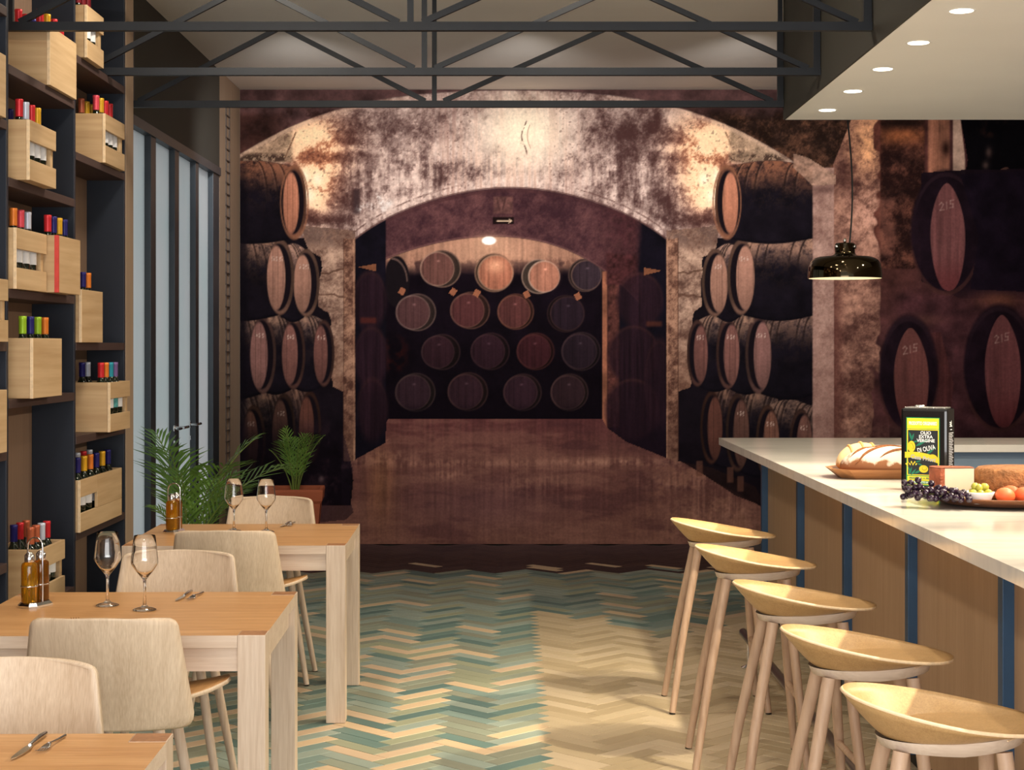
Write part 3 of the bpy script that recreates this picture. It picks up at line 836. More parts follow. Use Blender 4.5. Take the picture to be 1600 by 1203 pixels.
mural = bpy.data.objects.new('wall_mural', me); COL.objects.link(mural)
tag(mural, 'wall-size printed mural of a vaulted wine cellar stacked with barrels', 'mural')
# ------------------------------------------------------------------ roof trusses
def truss(y, label):
    t = empty('steel_truss', (0, y, 2.905))
    tag(t, label, 'truss', 'steel lattice trusses under the ceiling')
    xl, xr, xc, h = -2.10, SOF_X-.014, -.41, .45
    w = .036
    MB().bar((xl, 0, w/2), (xr, 0, w/2), w, w).build('bottom_chord', STEEL_DARK, t)
    MB().bar((xl, 0, h), (xr, 0, h), w, w).build('top_chord', STEEL_DARK, t)
    for x in (xl+w/2, xc, xr-w/2):
        MB().bar((x, 0, w), (x, 0, h-w/2), .026 if x == xc else w*.9, .026).build('post', STEEL_DARK, t)
    for (a, b) in ((xl+.06, (xl+xc)/2-.02), (xc-.05, (xl+xc)/2+.02), (xc+.05, (xc+xr)/2-.02), (xr-.06, (xc+xr)/2+.02)):
        MB().bar((a, 0, w), (b, 0, h-w/2), .026, .022).build('diagonal', STEEL_DARK, t)
    for x in (xl+w/2, xc, xr-w/2):
        MB().box(x-.012, x+.012, -.012, .012, h+w/2, CEIL-2.905).build('hanger', STEEL_DARK, t)


truss(7.10, 'dark steel lattice truss nearest the viewer, cutting across the upper bookcase crate')
truss(8.27, 'middle of the three dark steel lattice trusses')
truss(9.38, 'farthest dark steel lattice truss, lowest in view across the mural top')

# ------------------------------------------------------------------ bookcase
BX, BB = -1.95, -2.14
bk = empty('bookcase', (BX, 7.2, 0))
tag(bk, 'tall navy bookcase with staggered dark shelves full of wine crates', 'bookcase')


def bpart(name, mat, x0, x1, y0, y1, z0, z1, bev=.002):
    return MB().box(x0-BX, x1-BX, y0-7.2, y1-7.2, z0, z1, bev=bev).build(name, mat, bk)


bpart('back_panel', TAUPE, BB-.014, BB, 4.6, 8.66, 0, 3.6)
UP = (4.60, 5.595, 6.62, 7.65, 8.645)
for y in UP: bpart('upright', NAVY, BB, BX, y-.014, y+.014, .0, 3.6)
bpart('end_panel', CREAM, BB-.014, BX+.002, 8.661, 8.835, 0, 3.6)
SH = {0: (2.905, 2.466, 1.607, 1.184, .75), 1: (2.69, 2.25, 1.815, 1.383, .513), 2: (2.905, 2.466, 1.607, 1.184, .75, .32), -1: (2.69, 2.25, 1.383, .95)}
for bay, zs in SH.items():
    y0, y1 = UP[bay+1]+.014, UP[bay+2]-.014
    for z in zs: bpart('shelf', DARK_SHELF, BB, BX+.003, y0, y1, z-.036, z)
bpart('plinth', DARK_SHELF, BB, BX-.01, 4.62, 8.64, 0, .08)

# ------------------------------------------------------------------ crates and bottles
BOTTLE_GLASS = pmat('dark_green_bottle_glass', (22, 30, 20), .08, coat=.3)
LABEL_W = pmat('paper_label', (226, 228, 232), .7, var=.05, vscale=40)
LABEL_T = pmat('teal_paper_label', (84, 160, 164), .7, var=.3, vscale=60)
CAPS = {k: pmat('capsule_'+k, c, .35, .25) for k, c in dict(red=(206, 44, 52), pink=(220, 78, 92), darkred=(120, 22, 34), navy=(36, 34, 108), white=(206, 214, 232), lavender=(150, 162, 192),
        yellow=(222, 170, 40), orange=(226, 128, 48), green=(150, 190, 44), copper=(186, 98, 66), teal=(44, 150, 172), violet=(120, 96, 150)).items()}


def lathe_mesh(name, prof, n, mats):
    m = MB().lathe(prof, n, cap0=True, cap1=True).mesh(name)
    m.materials.append(mats); return m


BODY_ME = lathe_mesh('bottle_body', [(.033, 0), (.0365, .004), (.0365, .175), (.034, .195), (.024, .215), (.0152, .232), (.0138, .25), (.0138, .296)], 16, BOTTLE_GLASS)
CAP_ME = {k: lathe_mesh('capsule', [(.0150, .243), (.0156, .246), (.0156, .300), (.0164, .302), (.0164, .312), (.0150, .314)], 14, v) for k, v in CAPS.items()}
LAB_ME = lathe_mesh('paper_label', [(.0370, .096), (.0372, .097), (.0372, .172), (.0370, .173)], 16, LABEL_W)
LAB_TE = lathe_mesh('paper_label', [(.0370, .096), (.0372, .097), (.0372, .172), (.0370, .173)], 16, LABEL_T)
BOTTLES = []


def bottle(x, y, z, col, crate, teal=False):
    r = empty('wine_bottle', (x, y, z)); r.rotation_euler = (0, 0, (x*37+y*91) % 6.28)
    for nm, me_ in (('bottle_body', BODY_ME), ('capsule', CAP_ME[col]), ('paper_label', LAB_TE if teal else LAB_ME)):
        o = bpy.data.objects.new(nm, me_); COL.objects.link(o); o.parent = r
    BOTTLES.append((crate, (x/y), col, r))


ORD = ('first', 'second', 'third', 'fourth', 'fifth', 'sixth', 'seventh', 'eighth', 'ninth', 'tenth', 'eleventh', 'twelfth')
RED_EDGE = pmat('red_painted_edge', (206, 66, 58), .55, var=.1, vscale=30)


def crate(label, ref, z, y0, y1, xf, h=.24, style='solid', front=(), back=(), rz=0.0, fs=None, bs=None, red=False):
    """plywood box standing on a shelf; its open slot or solid face looks at the aisle (+X)"""
    t = .014; xb = BB+.006
    L, W = y1-y0, xf-xb
    c = empty('wine_crate', ((xf+xb)/2, (y0+y1)/2, z)); tag(c, label, 'crate', 'plywood wine crates on the bookcase')
    c.rotation_euler = (0, 0, rz)
    hx, hy = W/2, L/2
    P = lambda n, m, *a: MB().box(*a, bev=.0015).build(n, m, c)
    P('bottom_board', PLY, -hx+t, hx-t, -hy+t, hy-t, .001, .013)
    P('end_board', PLY_X, -hx, hx-t, -hy, -hy+t, 0.0005, h); P('end_board', PLY_X, -hx, hx-t, hy-t, hy, 0.0005, h)
    P('back_board', PLY, -hx, -hx+t, -hy+t, hy-t, 0.0005, h)
    if style == 'solid':
        P('front_board', [PLY], hx-t, hx, -hy, hy, 0.0005, h)
    else:
        s1 = hy if style == 'slot' else -hy+.32
        P('front_slat', PLY, hx-t, hx, -hy, hy, 0.0005, .084)
        P('front_slat', PLY, hx-t, hx, -hy, s1, .158, h)
        if style == 'half': P('front_board', PLY, hx-t, hx, s1+.001, hy, .085, h)
        else: P('corner_post', PLY, hx-t-.02, hx-t, hy-.036, hy-t, .01, h-.01)
    if red: P('painted_edge', RED_EDGE, hx-t+.0, hx+.0012, -hy-.002, -hy+.020, .0, h)
    else: P('edge_strip', PLY_EDGE, hx-t*.9, hx+.0008, -hy-.0015, -hy+.0015, .0, h)
    nf = max(len(front), 1)
    for k, col in enumerate(front):
        if col: bottle(xf-t-.043, (fs[k] if fs else y0+.055+(L-.11-(.026 if style == 'slot' else 0))*k/max(1, nf-1)), z+.014, col, ref, style != 'solid' and k == 2 and 'window' in ref)
    nb = max(len(back), 1)
    for k, col in enumerate(back):
        if col: bottle(xb+.056, (bs[k] if bs else y0+.055+(L-.11)*k/max(1, nb-1)), z+.014, col, ref)
    return c


crate('plain plywood crate cut by the left photo edge, uppermost of three', 'x', 2.466, 6.14, 6.535, -1.93)
crate('slotted plywood crate cut by the left photo edge, middle of three', 'x', 1.607, 6.14, 6.565, -1.93, style='slot')
crate('plain plywood crate cut by the left photo edge, lowest of three', 'x', 1.184, 6.14, 6.548, -1.93)
crate('large plain plywood crate high at left behind the nearest truss', 'large crate behind the nearest truss', 2.69, 7.16, 7.60, -1.93, .25,
      front=('red', 'yellow', 'red', 'red'), back=('red', 'red', 'navy', None))
crate('slotted plywood crate with white labels, directly under the large truss crate', 'slotted crate below the large one', 2.25, 6.75, 7.145, -1.90, style='slot',
      front=('red', 'white', 'red', 'yellow'), back=(None, None, 'white', 'navy'))
crate('slotted plywood crate with white labels, left neighbour of the red-edged crate', 'slotted crate beside the red-edged one', 1.815, 6.655, 7.09, -1.925, style='slot',
      front=(None, 'orange', 'pink', 'white'))
crate('plain plywood crate with a red painted edge', 'red-edged crate', 1.815, 7.115, 7.49, -1.885, style='solid', red=True,
      front=('red', 'navy', 'yellow', 'navy'), back=(None, 'lavender', 'navy', None))
crate('plain plywood crate on the shelf below the red-edged crate', 'plain crate below the red-edged one', 1.383, 6.745, 7.18, -1.885, style='solid',
      front=('green', 'navy', 'green', 'orange'), back=(None, 'lavender', None, None))
crate('slotted plywood crate low at left behind the near cruet', 'low crate behind the near cruet', .513, 7.0, 7.385, -1.925, style='slot',
      front=('copper', 'copper', 'white', 'red'), back=(None, 'navy', 'red', 'copper'))
crate('slotted plywood crate at the very top of the right bay', 'top crate of the right bay', 2.905, 7.75, 8.07, -1.92, style='slot', front=('darkred', 'darkred', 'darkred'))
crate('slotted plywood crate near the bookcase end above the tall empty gap', 'slotted crate above the tall gap', 2.466, 8.12, 8.535, -1.925, .235, style='slot',
      front=('pink', 'yellow', 'red', 'red'), back=(None, 'copper', 'yellow', 'yellow'))
crate('narrow plain plywood crate standing alone in the right bay', 'narrow plain crate', 1.607, 7.672, 8.07, -1.925, style='solid', front=(None, None, 'navy', 'orange'))
crate('plywood crate with teal label in its slot, touching the window side panel', 'crate by the window panel', 1.184, 8.03, 8.45, -1.88, .235, style='slot',
      front=('red', 'orange', 'teal', 'violet'), back=('red', None, 'navy', 'white'))
crate('long plywood crate with half slot, lowest in the right bay beside the palm', 'long crate beside the palm', .75, 7.668, 8.49, -1.93, .235, style='half',
      front=(None, 'navy', 'yellow', 'orange', 'navy', 'yellow', 'navy'), back=(None, None, None, None, 'white', 'red', 'white'))
byc = {}
for (ref, sx_, col, r) in BOTTLES: byc.setdefault(ref, []).append((sx_, col, r))
CN = dict(red='red', pink='pinkish red', darkred='dark red', navy='navy', white='white', lavender='pale lavender', yellow='yellow', orange='orange', green='lime green', copper='copper', teal='teal', violet='violet')
for ref, L_ in byc.items():
    L_.sort(key=lambda q: q[0])
    for k, (sx_, col, r) in enumerate(L_):
        tag(r, '%s-capped wine bottle, %s from left in %s' % (CN[col].replace(' ', '-'), ORD[k], ref), 'bottle', 'wine bottles in the crates')

# ------------------------------------------------------------------ tables
TL, TD, TH, LW = .94, .88, .75, .081


def table(cx, cy, label, rz=0.0):
    t = empty('dining_table', (cx, cy, 0), rz); tag(t, label, 'table', 'oak tables along the bookcase')
    x, y = TL/2, TD/2; k = LW+.0006
    out_ = [(-x+k, -y), (x-k, -y), (x-k, -y+k), (x, -y+k), (x, y-k), (x-k, y-k), (x-k, y), (-x+k, y), (-x+k, y-k), (-x, y-k), (-x, -y+k), (-x+k, -y+k)]
    n = len(out_)
    mb = MB(); mb.add([(a, b, TH-.036) for a, b in out_]+[(a, b, TH) for a, b in out_],
                      [tuple(range(n-1, -1, -1))], 1)
    mb.add([(a, b, TH) for a, b in out_], [tuple(range(n))], 0)
    for i in range(n):
        j = (i+1) % n; a, b = out_[i], out_[j]
        mb.add([(*a, TH-.036), (*b, TH-.036), (*b, TH), (*a, TH)], [(0, 1, 2, 3)], 1)
    mb.build('tabletop', [OAK_TOP, OAK_X], t)
    for sx in (-1, 1):
        for sy in (-1, 1):
            cx_, cy_ = sx*(x-LW/2), sy*(y-LW/2)
            l = MB(); l.box(cx_-LW/2, cx_+LW/2, cy_-LW/2, cy_+LW/2, 0.001, TH+.0004, 0, bev=.002)
            l.box(cx_-LW/2+.002, cx_+LW/2-.002, cy_-LW/2+.002, cy_+LW/2-.002, TH, TH+.0008, 1)
            l.build('leg', [OAK, OAK_END], t)
    for sy in (-1, 1):
        MB().box(-x+LW, x-LW, sy*(y-.032)-.011, sy*(y-.032)+.011, TH-.108, TH-.0365).build('apron', OAK_X, t)
    for sx in (-1, 1):
        MB().box(sx*(x-.032)-.011, sx*(x-.032)+.011, -y+LW, y-LW, TH-.108, TH-.0365).build('apron', OAK_X, t)
    return t


RZ = math.radians(1.0)
T_FAR = table(-.697-TL/2, 7.61, 'oak dining table farthest from the viewer, beside the potted palms', RZ)
T_MID = table(-.716-TL/2, 5.385, 'oak dining table in the middle of the row of three', RZ)
T_NEAR = table(-.722-TL/2, 3.254, 'oak dining table nearest the viewer, cut off by the photo corner', RZ)

# ------------------------------------------------------------------ chairs (origin on the floor, sitter looks along +Y)
def make_chair():
    c = empty('dining_chair')

    def back(u, v):
        u = u*2-1
        z = .535+.305*v
        hw = .243-.043*v
        rr = .020 if v > .5 else .045
        dz = min(.305*v, .305*(1-v))
        if dz < rr: hw -= rr-math.sqrt(max(0, rr*rr-(rr-dz)**2))
        return (u*hw, -.205-.055*v+.06*u*u, z+.012*(1-u*u)*v)
    vs_ = [0, .015, .04, .08, .14, .25, .4, .55, .7, .82, .9, .945, .97, .985, 1]
    mb = MB(); nu = 25
    P_ = [back(i/(nu-1), v) for v in vs_ for i in range(nu)]
    mb.add(P_, [(j*nu+i, j*nu+i+1, (j+1)*nu+i+1, (j+1)*nu+i) for j in range(len(vs_)-1) for i in range(nu-1)], 0, True)
    o = mb.build('backrest', CHAIR_PLY, c); solidify(o, .012)

    def seat(u, v):
        a = u*2*PI; r = v
        ca, sa = math.cos(a), math.sin(a)
        q = (abs(ca)**2.8+abs(sa)**2.8)**(-1/2.8)
        y = .228*q*sa*r+.055
        hw = .298-.095*max(0, min(1, (.06-y)/.23))
        x = hw*q*ca*r
        z = .580+.036*abs(x/.285)**2.2+.010*max(0, -y/.2)-.02*max(0, (y-.12)/.16)**2
        return (x, y, z)
    mb = MB(); mb.grid(lambda u, v: seat(u, max(v, .02)), 40, 9, 0, True)
    mb.add([seat(i/40, .02) for i in range(40)], [tuple(range(40))], 0, True)
    o = mb.build('seat', [SEAT_PLY, CHAIR_PLY], c); solidify(o, .012); o.modifiers['thickness'].material_offset_rim = 1

    def neck(u, v):
        u = u*2-1; a = v*PI/2
        return (u*.10, -.150-.040*math.sin(a), .586+.05*(1-math.cos(a)))
    mb = MB(); mb.grid(neck, 9, 8); o = mb.build('back_bracket', CHAIR_PLY, c); solidify(o, .012)
    MB().box(-.13, .13, -.02, .02, .540, .570, bev=.003).build('seat_beam', OAK_X, c)
    for sx in (-1, 1):
        MB().bar((sx*.13, 0, .548), (sx*.13, 0, .570), .03, .30).build('seat_rail', OAK_X, c)
        for sy in (-1, 1):
            lg = MB().tube([(sx*.125, sy*.11, .562), (sx*.175, sy*.145, .25), (sx*.218, sy*.172, .004)], [.017, .0155, .0125], 12).build('leg', OAK, c)
            MB().lathe([(.0095, .0), (.0125, .001), (.0125, .006)], 10, cap0=True, M=Matrix.Translation((sx*.218, sy*.172, 0))).build('foot_pad', BLACK, lg)
    return c


chair = make_chair()
CH = [(-1.112, 4.88, 0, 'pale wooden chair with its back turned, at the middle table'),
      (-1.19, 5.93, PI, 'pale wooden chair facing the viewer behind the middle table'),
      (-1.145, 7.08, 0, 'pale wooden chair with its back turned, at the farthest table'),
      (-1.165, 8.15, PI, 'pale wooden chair facing the viewer in front of the terracotta pot'),
      (-1.17, 3.80, PI, 'pale wooden chair facing the viewer behind the nearest table, cut by left edge')]
for i, (x, y, a, lab) in enumerate(CH):
    c = chair if i == 0 else copy_tree(chair)
    c.location = (x, y, 0); c.rotation_euler = (0, 0, a)
    tag(c, lab, 'chair', 'pale wooden chairs at the tables')

# ------------------------------------------------------------------ bar stools
def make_stool():
    s = empty('bar_stool')
    K = .66                                     # where the flat pan meets the flared wall

    def zpan(x): return .724+.023*max(0, min(1, (x+.20)/.40))**1.1

    def surf(a, r):
        ca, sa = math.cos(a), math.sin(a)
        hx, hy = .233, .212*(1-.10*max(0, ca))
        sh = .030*(1-r)                         # the pan sits nearer the counter side
        x = .034+hx*r*ca+sh*.9; y = hy*r*sa
        zr = .746+.076*((1-ca)/2)**1.3
        zb = zpan(x)
        t_ = max(0, (r-K)/(1-K))
        return (x, y, zb+(zr-zb)*(t_**1.12))
    rs = (.02, .15, .3, .45, .58, .635, K, .70, .76, .84, .92, 1.0)
    nu = 72
    mb = MB(); P_ = [surf(2*PI*i/nu, r) for r in rs for i in range(nu)]
    mb.add(P_, [(j*nu+i, j*nu+(i+1) % nu, (j+1)*nu+(i+1) % nu, (j+1)*nu+i) for j in range(len(rs)-1) for i in range(nu)]+[tuple(range(nu-1, -1, -1))], 0, True)
    o = mb.build('seat_shell', [STOOL_PLY, PLY_EDGE], s, sharp=32); solidify(o, .008, 1.0)
    o.modifiers['thickness'].material_offset_rim = 1
    ln = []
    for i in range(13):
        t_ = -1+2*i/12
        x = .205-.075*t_*t_; y = .150*t_
        ln.append((x, y, zpan(x)+.001+.003*t_*t_))
    MB().tube(ln, .0016, 6).build('seat_seam', PLY_EDGE, s)

    def under(u, v):
        a = u*2*PI; ca, sa = math.cos(a), math.sin(a); k = round(v*3); r = (.01, .60, .95, 1.0)[k]
        x = .044+.166*r*ca
        return (x, .134*r*sa, (.698, .698, .706, zpan(x)-.001)[k]+(.014*max(0, ca) if k < 3 else 0))
    mb = MB(); mb.grid(under, 44, 4, 0, True); mb.build('seat_base', OAK_X, s)
    for sx in (-1, 1):
        for sy in (-1, 1):
            lg = MB().tube([(sx*.112+.030, sy*.080, .706), (sx*.165+.010, sy*.14, .34), (sx*.208, sy*.19, .006)], [.0185, .0170, .0140], 12).build('leg', STOOL_LEG, s)
            MB().lathe([(.010, .0), (.0135, .001), (.0135, .008)], 10, cap0=True, M=Matrix.Translation((sx*.208, sy*.19, 0))).build('foot_pad', BLACK, lg)
    MB().tube([(.178, -.150, .27), (.178, .150, .27)], .0115, 10).build('stretcher', STOOL_LEG, s)
    return s


stool = make_stool()
ST = [(.915, 7.55, 'farthest wooden bar stool, at the mural end of the counter'), (.912, 6.535, 'second wooden bar stool from the mural end'),
      (.925, 5.53, 'middle one of the five wooden bar stools'), (.936, 4.62, 'second nearest wooden bar stool'), (.940, 3.795, 'nearest wooden bar stool, cut off at the lower right corner')]
for i, (x, y, lab) in enumerate(ST):
    s = stool if i == 0 else copy_tree(stool)
    s.location = (x, y, 0); s.rotation_euler = (0, 0, math.radians((0, -2, 1.5, 0, -1)[i]))
    tag(s, lab, 'bar stool', 'scooped wooden bar stools along the counter')
# ------------------------------------------------------------------ bar counter
CTZ, CTX0, CTX1, CTY1, CTYI = 1.05, 1.237, 1.985, 10.03, 9.32
PX = 1.49
ct = empty('bar_counter', (PX, 7.0, 0)); tag(ct, 'bar counter base with brown veneer panels and blue metal fins', 'counter')
FINS = (9.79, 8.58, 7.39, 6.21, 5.02, 3.83)


def cpart(name, mat, x0, x1, y0, y1, z0, z1, bev=.0):
    return MB().box(x0-PX, x1-PX, y0-7, y1-7, z0, z1, bev=bev).build(name, mat, ct)


for i, y in enumerate(FINS):
    cpart('fin', BLUE_FIN, PX-.034, PX+.02, y, y+.05, .10, CTZ-.041, .002)
    y0 = FINS[i+1]+.05 if i+1 < len(FINS) else 2.6
    cpart('panel', PANEL_WOOD, PX, PX+.02, y0+.001, y-.001, .10, CTZ-.041, .001)
cpart('plinth', pmat('black_plinth', (30, 27, 26), .6), PX+.05, PX+.07, 2.6, 9.84, 0, .10)
INNER_BLUE = pmat('pale_blue_counter_back', (132, 152, 172), .55, var=.05, vscale=3)
cpart('inner_panel', INNER_BLUE, CTX1-.05, CTX1-.03, 2.6, CTYI+.04, 0, CTZ-.041)
cpart('far_panel', PANEL_WOOD, PX, 4.38, 9.841, 9.86, 0.0, CTZ-.041)
cpart('far_inner_panel', INNER_BLUE, CTX1-.03, 4.38, CTYI+.04, CTYI+.06, 0, CTZ-.041)
wt = MB(); T0, T1 = CTZ-.04, CTZ
pts = [(CTX0, 2.6), (CTX1, 2.6), (CTX1, CTYI), (4.38, CTYI), (4.38, CTY1), (CTX0, CTY1)]
n = len(pts)
wt.add([(a, b, T0) for a, b in pts]+[(a, b, T1) for a, b in pts], [tuple(range(n-1, -1, -1)), tuple(range(n, 2*n))]+[(i, (i+1) % n, (i+1) % n+n, i+n) for i in range(n)])
tag(wt.build('worktop', MARBLE), 'pale marble worktop of the bar, running back and turning right', 'worktop')
# foot rail
fr = empty('foot_rail', (1.183, 5.6, 0)); tag(fr, 'steel foot rail on short chrome posts along the bar counter', 'foot rail')
RAIL = pmat('brushed_steel', (150, 146, 144), .3, 1.0)
MB().tube([(0, -3.0, .145), (0, 3.0, .145)], .021, 16).build('rail', RAIL, fr)
for y in (8.41, 6.50, 4.60):
    p = MB(); p.tube([(.0, y-5.6, .012), (.0, y-5.6, .128)], .008, 10)
    p.build('post', CHROME, fr)
    MB().lathe([(.036, 0.001), (.036, .006), (.022, .012), (.010, .018), (.009, .02)], 18, M=Matrix.Translation((0, y-5.6, 0)), cap0=True, cap1=True).build('flange', CHROME, fr, sharp=50)

# ------------------------------------------------------------------ recessed downlights in the soffit
WARM = (1, .86, .65)
GLOW = pmat('lit_diffuser', (255, 244, 224), .5, emit=9.0)


def downlight(x, y, label=None):
    d = empty('recessed_downlight', (x, y, SOF_Z)); tag(d, label, 'downlight', 'recessed downlights in the white soffit')
    MB().lathe([(.040, -.001), (.052, -.003), (.054, -.001)], 28).build('trim_ring', WHITE_PAINT, d)
    MB().lathe([(.0, -.0025), (.043, -.0025), (.043, -.0015)], 24).build('diffuser', GLOW, d)
    l = lamp('downlight_bulb', 'SPOT', (0, 0, -.02), 14, WARM, spot_size=2.0, spot_blend=.6, shadow_soft_size=.035)
    l.parent = d


names = ['farthest recessed downlight, at the soffit corner', 'second recessed downlight from the soffit corner', 'third recessed downlight from the soffit corner',
         'fourth recessed downlight from the soffit corner', 'nearest visible recessed downlight, close to the top photo edge']
for k in range(5): downlight(1.686, 9.01-.668*k, names[k])
# the row goes on towards the viewer and has a twin over the back of the bar, both out of the photograph
for k in range(5, 9): lamp('bar_spot', 'SPOT', (1.686, 9.01-.668*k, SOF_Z-.02), 14, WARM, (1.686, 9.01-.668*k, 0), spot_size=2.0, spot_blend=.6, shadow_soft_size=.035)
for k in range(4): lamp('bar_spot', 'SPOT', (2.1, 6.5-1.1*k, SOF_Z-.02), 24, WARM, (1.7, 6.8-1.1*k, 0), spot_size=2.2, spot_blend=.6, shadow_soft_size=.035)
for k in range(5): lamp('bar_spot', 'SPOT', (3.1, 8.6-1.15*k, SOF_Z-.02), 100, WARM, (1.8, 8.6-1.15*k, 0), spot_size=2.4, spot_blend=.6, shadow_soft_size=.035)

for y_ in (7.55, 6.535, 5.53, 4.62, 3.795): lamp('added_stool_spot', 'SPOT', (3.1, y_+.1, SOF_Z-.02), 560, (1, .84, .60), (.84, y_, .76), spot_size=.38, spot_blend=.8, shadow_soft_size=.03)  # narrow spots added out of view to half-light the stool seats
for (y0_, y1_) in ((6.6, 9.0), (6.2, 7.9), (5.6, 6.9)): lamp('added_aisle_spot', 'SPOT', (2.1, y0_, SOF_Z-.02), 330, (1, .86, .64), (.40, y1_, 0), spot_size=.56, spot_blend=.9, shadow_soft_size=.04)  # spots added out of view for the light pool on the aisle floor

# ------------------------------------------------------------------ pendant lamp over the far arm of the bar
pd = empty('pendant_lamp', (1.905, 9.65, 1.974)); tag(pd, 'glossy black-gold dome pendant lamp hanging over the far counter', 'pendant lamp')
PEND = pmat('black_chrome', (74, 64, 48), .06, 1.0)
PEND_IN = pmat('white_shade_inside', (250, 240, 220), .6)
shp = [(.208, 0), (.208, .02), (.206, .05), (.200, .078), (.188, .100), (.168, .115), (.14, .123), (.06, .129)]
MB().lathe(shp, 56).build('shade', PEND, pd)
MB().lathe([(r-.004, z-.002 if i else z) for i, (r, z) in enumerate(shp)], 56).build('shade_lining', PEND_IN, pd)
nk = MB().lathe([(.085, .126), (.066, .132), (.058, .140), (.056, .15), (.056, .195), (.05, .2), (.0, .2)], 32).build('neck', PEND, pd, sharp=40)
MB().lathe([(.0, .2), (.008, .2), (.008, .225), (.0, .23)], 12).build('finial', CHROME, nk)
for k in range(3):
    a = k*2.1+3.6
    MB().lathe([(.0, 0), (.012, 0), (.012, .010), (.0, .012)], 12, M=Matrix.Translation((.054*math.cos(a), .054*math.sin(a), .178)) @ Matrix.Rotation(a, 4, 'Z') @ Matrix.Rotation(PI/2, 4, 'Y')).build('thumb_screw', CHROME, nk)
zt = CEIL-1.974
cp = []
for k in range(25):
    f = k/24
    cp.append((.02+.035*math.sin(f*5.2+.2)*(1-f)**.7*1.0-.03*f, 0, .2+(zt-.21)*f))
MB().tube(cp, .005, 8).build('cord', BLACK, pd)
MB().lathe([(.05, zt-.001), (.05, zt-.02), (.0, zt-.022)], 20, M=Matrix.Translation((-.01, 0, 0))).build('ceiling_rose', BLACK, pd)
MB().lathe([(.0, .02), (.03, .03), (.042, .06), (.03, .09), (.014, .105), (.014, .128)], 20).build('bulb', pmat('lit_bulb', (255, 236, 200), .4, emit=14), pd)

# ------------------------------------------------------------------ things on the tables
ztop = TH+.0009


def at_table(px, py):
    """table-top point seen at print position px, py"""
    y = F_PX*(EYE-TH)/(py-540)
    return (px-795)*y/F_PX, y


def wine_glass(px, py, label):
    x, y = at_table(px, py)
    g = empty('wine_glass', (x, y, ztop)); tag(g, label, 'wine glass', 'wine glasses on the tables')
    # bowl open at the top, real wall thickness
    o_ = [(.0, .001), (.036, .001), (.0375, .003), (.030, .007), (.012, .012), (.0055, .020), (.0042, .05), (.0042, .085), (.006, .098), (.013, .108), (.027, .125), (.0405, .145), (.0432, .153),
          (.0425, .165), (.038, .205), (.0335, .238), (.0325, .2385), (.0368, .205), (.0411, .165), (.0416, .153), (.039, .146), (.026, .127), (.011, .110), (.0, .106)]
    MB().lathe(o_, 40).build('glass_body', GLASS, g, sharp=60)


wine_glass(168, 947, 'left wine glass of the pair on the middle table')
wine_glass(226, 954, 'right wine glass of the pair on the middle table')
wine_glass(365.5, 831, 'left wine glass of the pair on the farthest table')
wine_glass(416, 832, 'right wine glass of the pair on the farthest table')
OIL = pmat('golden_oil', (206, 150, 20), .02, trans=.82, ior=1.45)
VIN = pmat('amber_vinegar', (170, 106, 22), .02, trans=.8, ior=1.4)


def cruet(px, py, ref, rz):
    x, y = at_table(px, py)
    c = empty('cruet_stand', (x, y, ztop), rz); c.scale = (1.12, 1.12, 1.1); tag(c, 'chrome cruet stand with looped handle on the %s' % ref, 'cruet stand', 'chrome cruet stands')
    k = [(-.052, -.018), (-.036, -.034), (.036, -.034), (.052, -.018), (.052, .018), (.036, .034), (-.036, .034), (-.052, .018)]
    b = MB(); k2 = [(a*.86, q*.8) for a, q in k]
    b.add([(a, q, 0) for a, q in k]+[(a, q, .006) for a, q in k]+[(a, q, .014) for a, q in k2],
          [tuple(range(7, -1, -1))]+[(i, (i+1) % 8, 8+(i+1) % 8, 8+i) for i in range(8)]+[(8+i, 8+(i+1) % 8, 16+(i+1) % 8, 16+i) for i in range(8)]+[tuple(range(16, 24))])
    b.build('base_plate', CHROME, c)
    lp = [(0, -.026, .014), (0, -.026, .175)]+[(0, -.026*math.cos(a), .175+.026*math.sin(a)) for a in [PI*i/10 for i in range(1, 10)]]+[(0, .026, .175), (0, .026, .014)]
    MB().tube(lp, .0026, 8).build('handle_loop', CHROME, c)
    rg = [(.026+.0235*math.cos(a), .0235*math.sin(a), .062) for a in [2*PI*i/20 for i in range(20)]]
    MB().tube(rg, .002, 6, closed=True).build('ring', CHROME, c)
    MB().tube([(-p[0], p[1], p[2]) for p in rg], .002, 6, closed=True).build('ring', CHROME, c)
    M = Matrix.Translation((x, y, ztop)) @ Matrix.Rotation(rz, 4, 'Z') @ Matrix.Scale(1.12, 4)
    for s, mt, nm in ((-1, OIL, 'oil'), (1, VIN, 'vinegar')):
        loc = M @ Vector((s*.0262, 0, .0145))
        r = empty('cruet_bottle', loc); r.scale = (1.22, 1.22, 1.1); tag(r, '%s %s bottle with metal stopper in the stand on the %s' % ('golden' if s < 0 else 'amber', nm, ref), 'bottle', 'cruet bottles')
        MB().lathe([(.0, .0005), (.0200, .0005), (.0212, .003), (.0212, .106), (.0195, .113), (.0110, .119), (.0105, .122), (.0, .122)], 24).build('glass_body', mt, r, sharp=50)
        MB().lathe([(.0125, .118), (.013, .122), (.013, .137), (.010, .141), (.006, .146), (.0, .147)], 16).build('stopper', CHROME, r, sharp=40)


cruet(55, 947, 'middle table', math.radians(68))
cruet(272, 832, 'farthest table', math.radians(80))


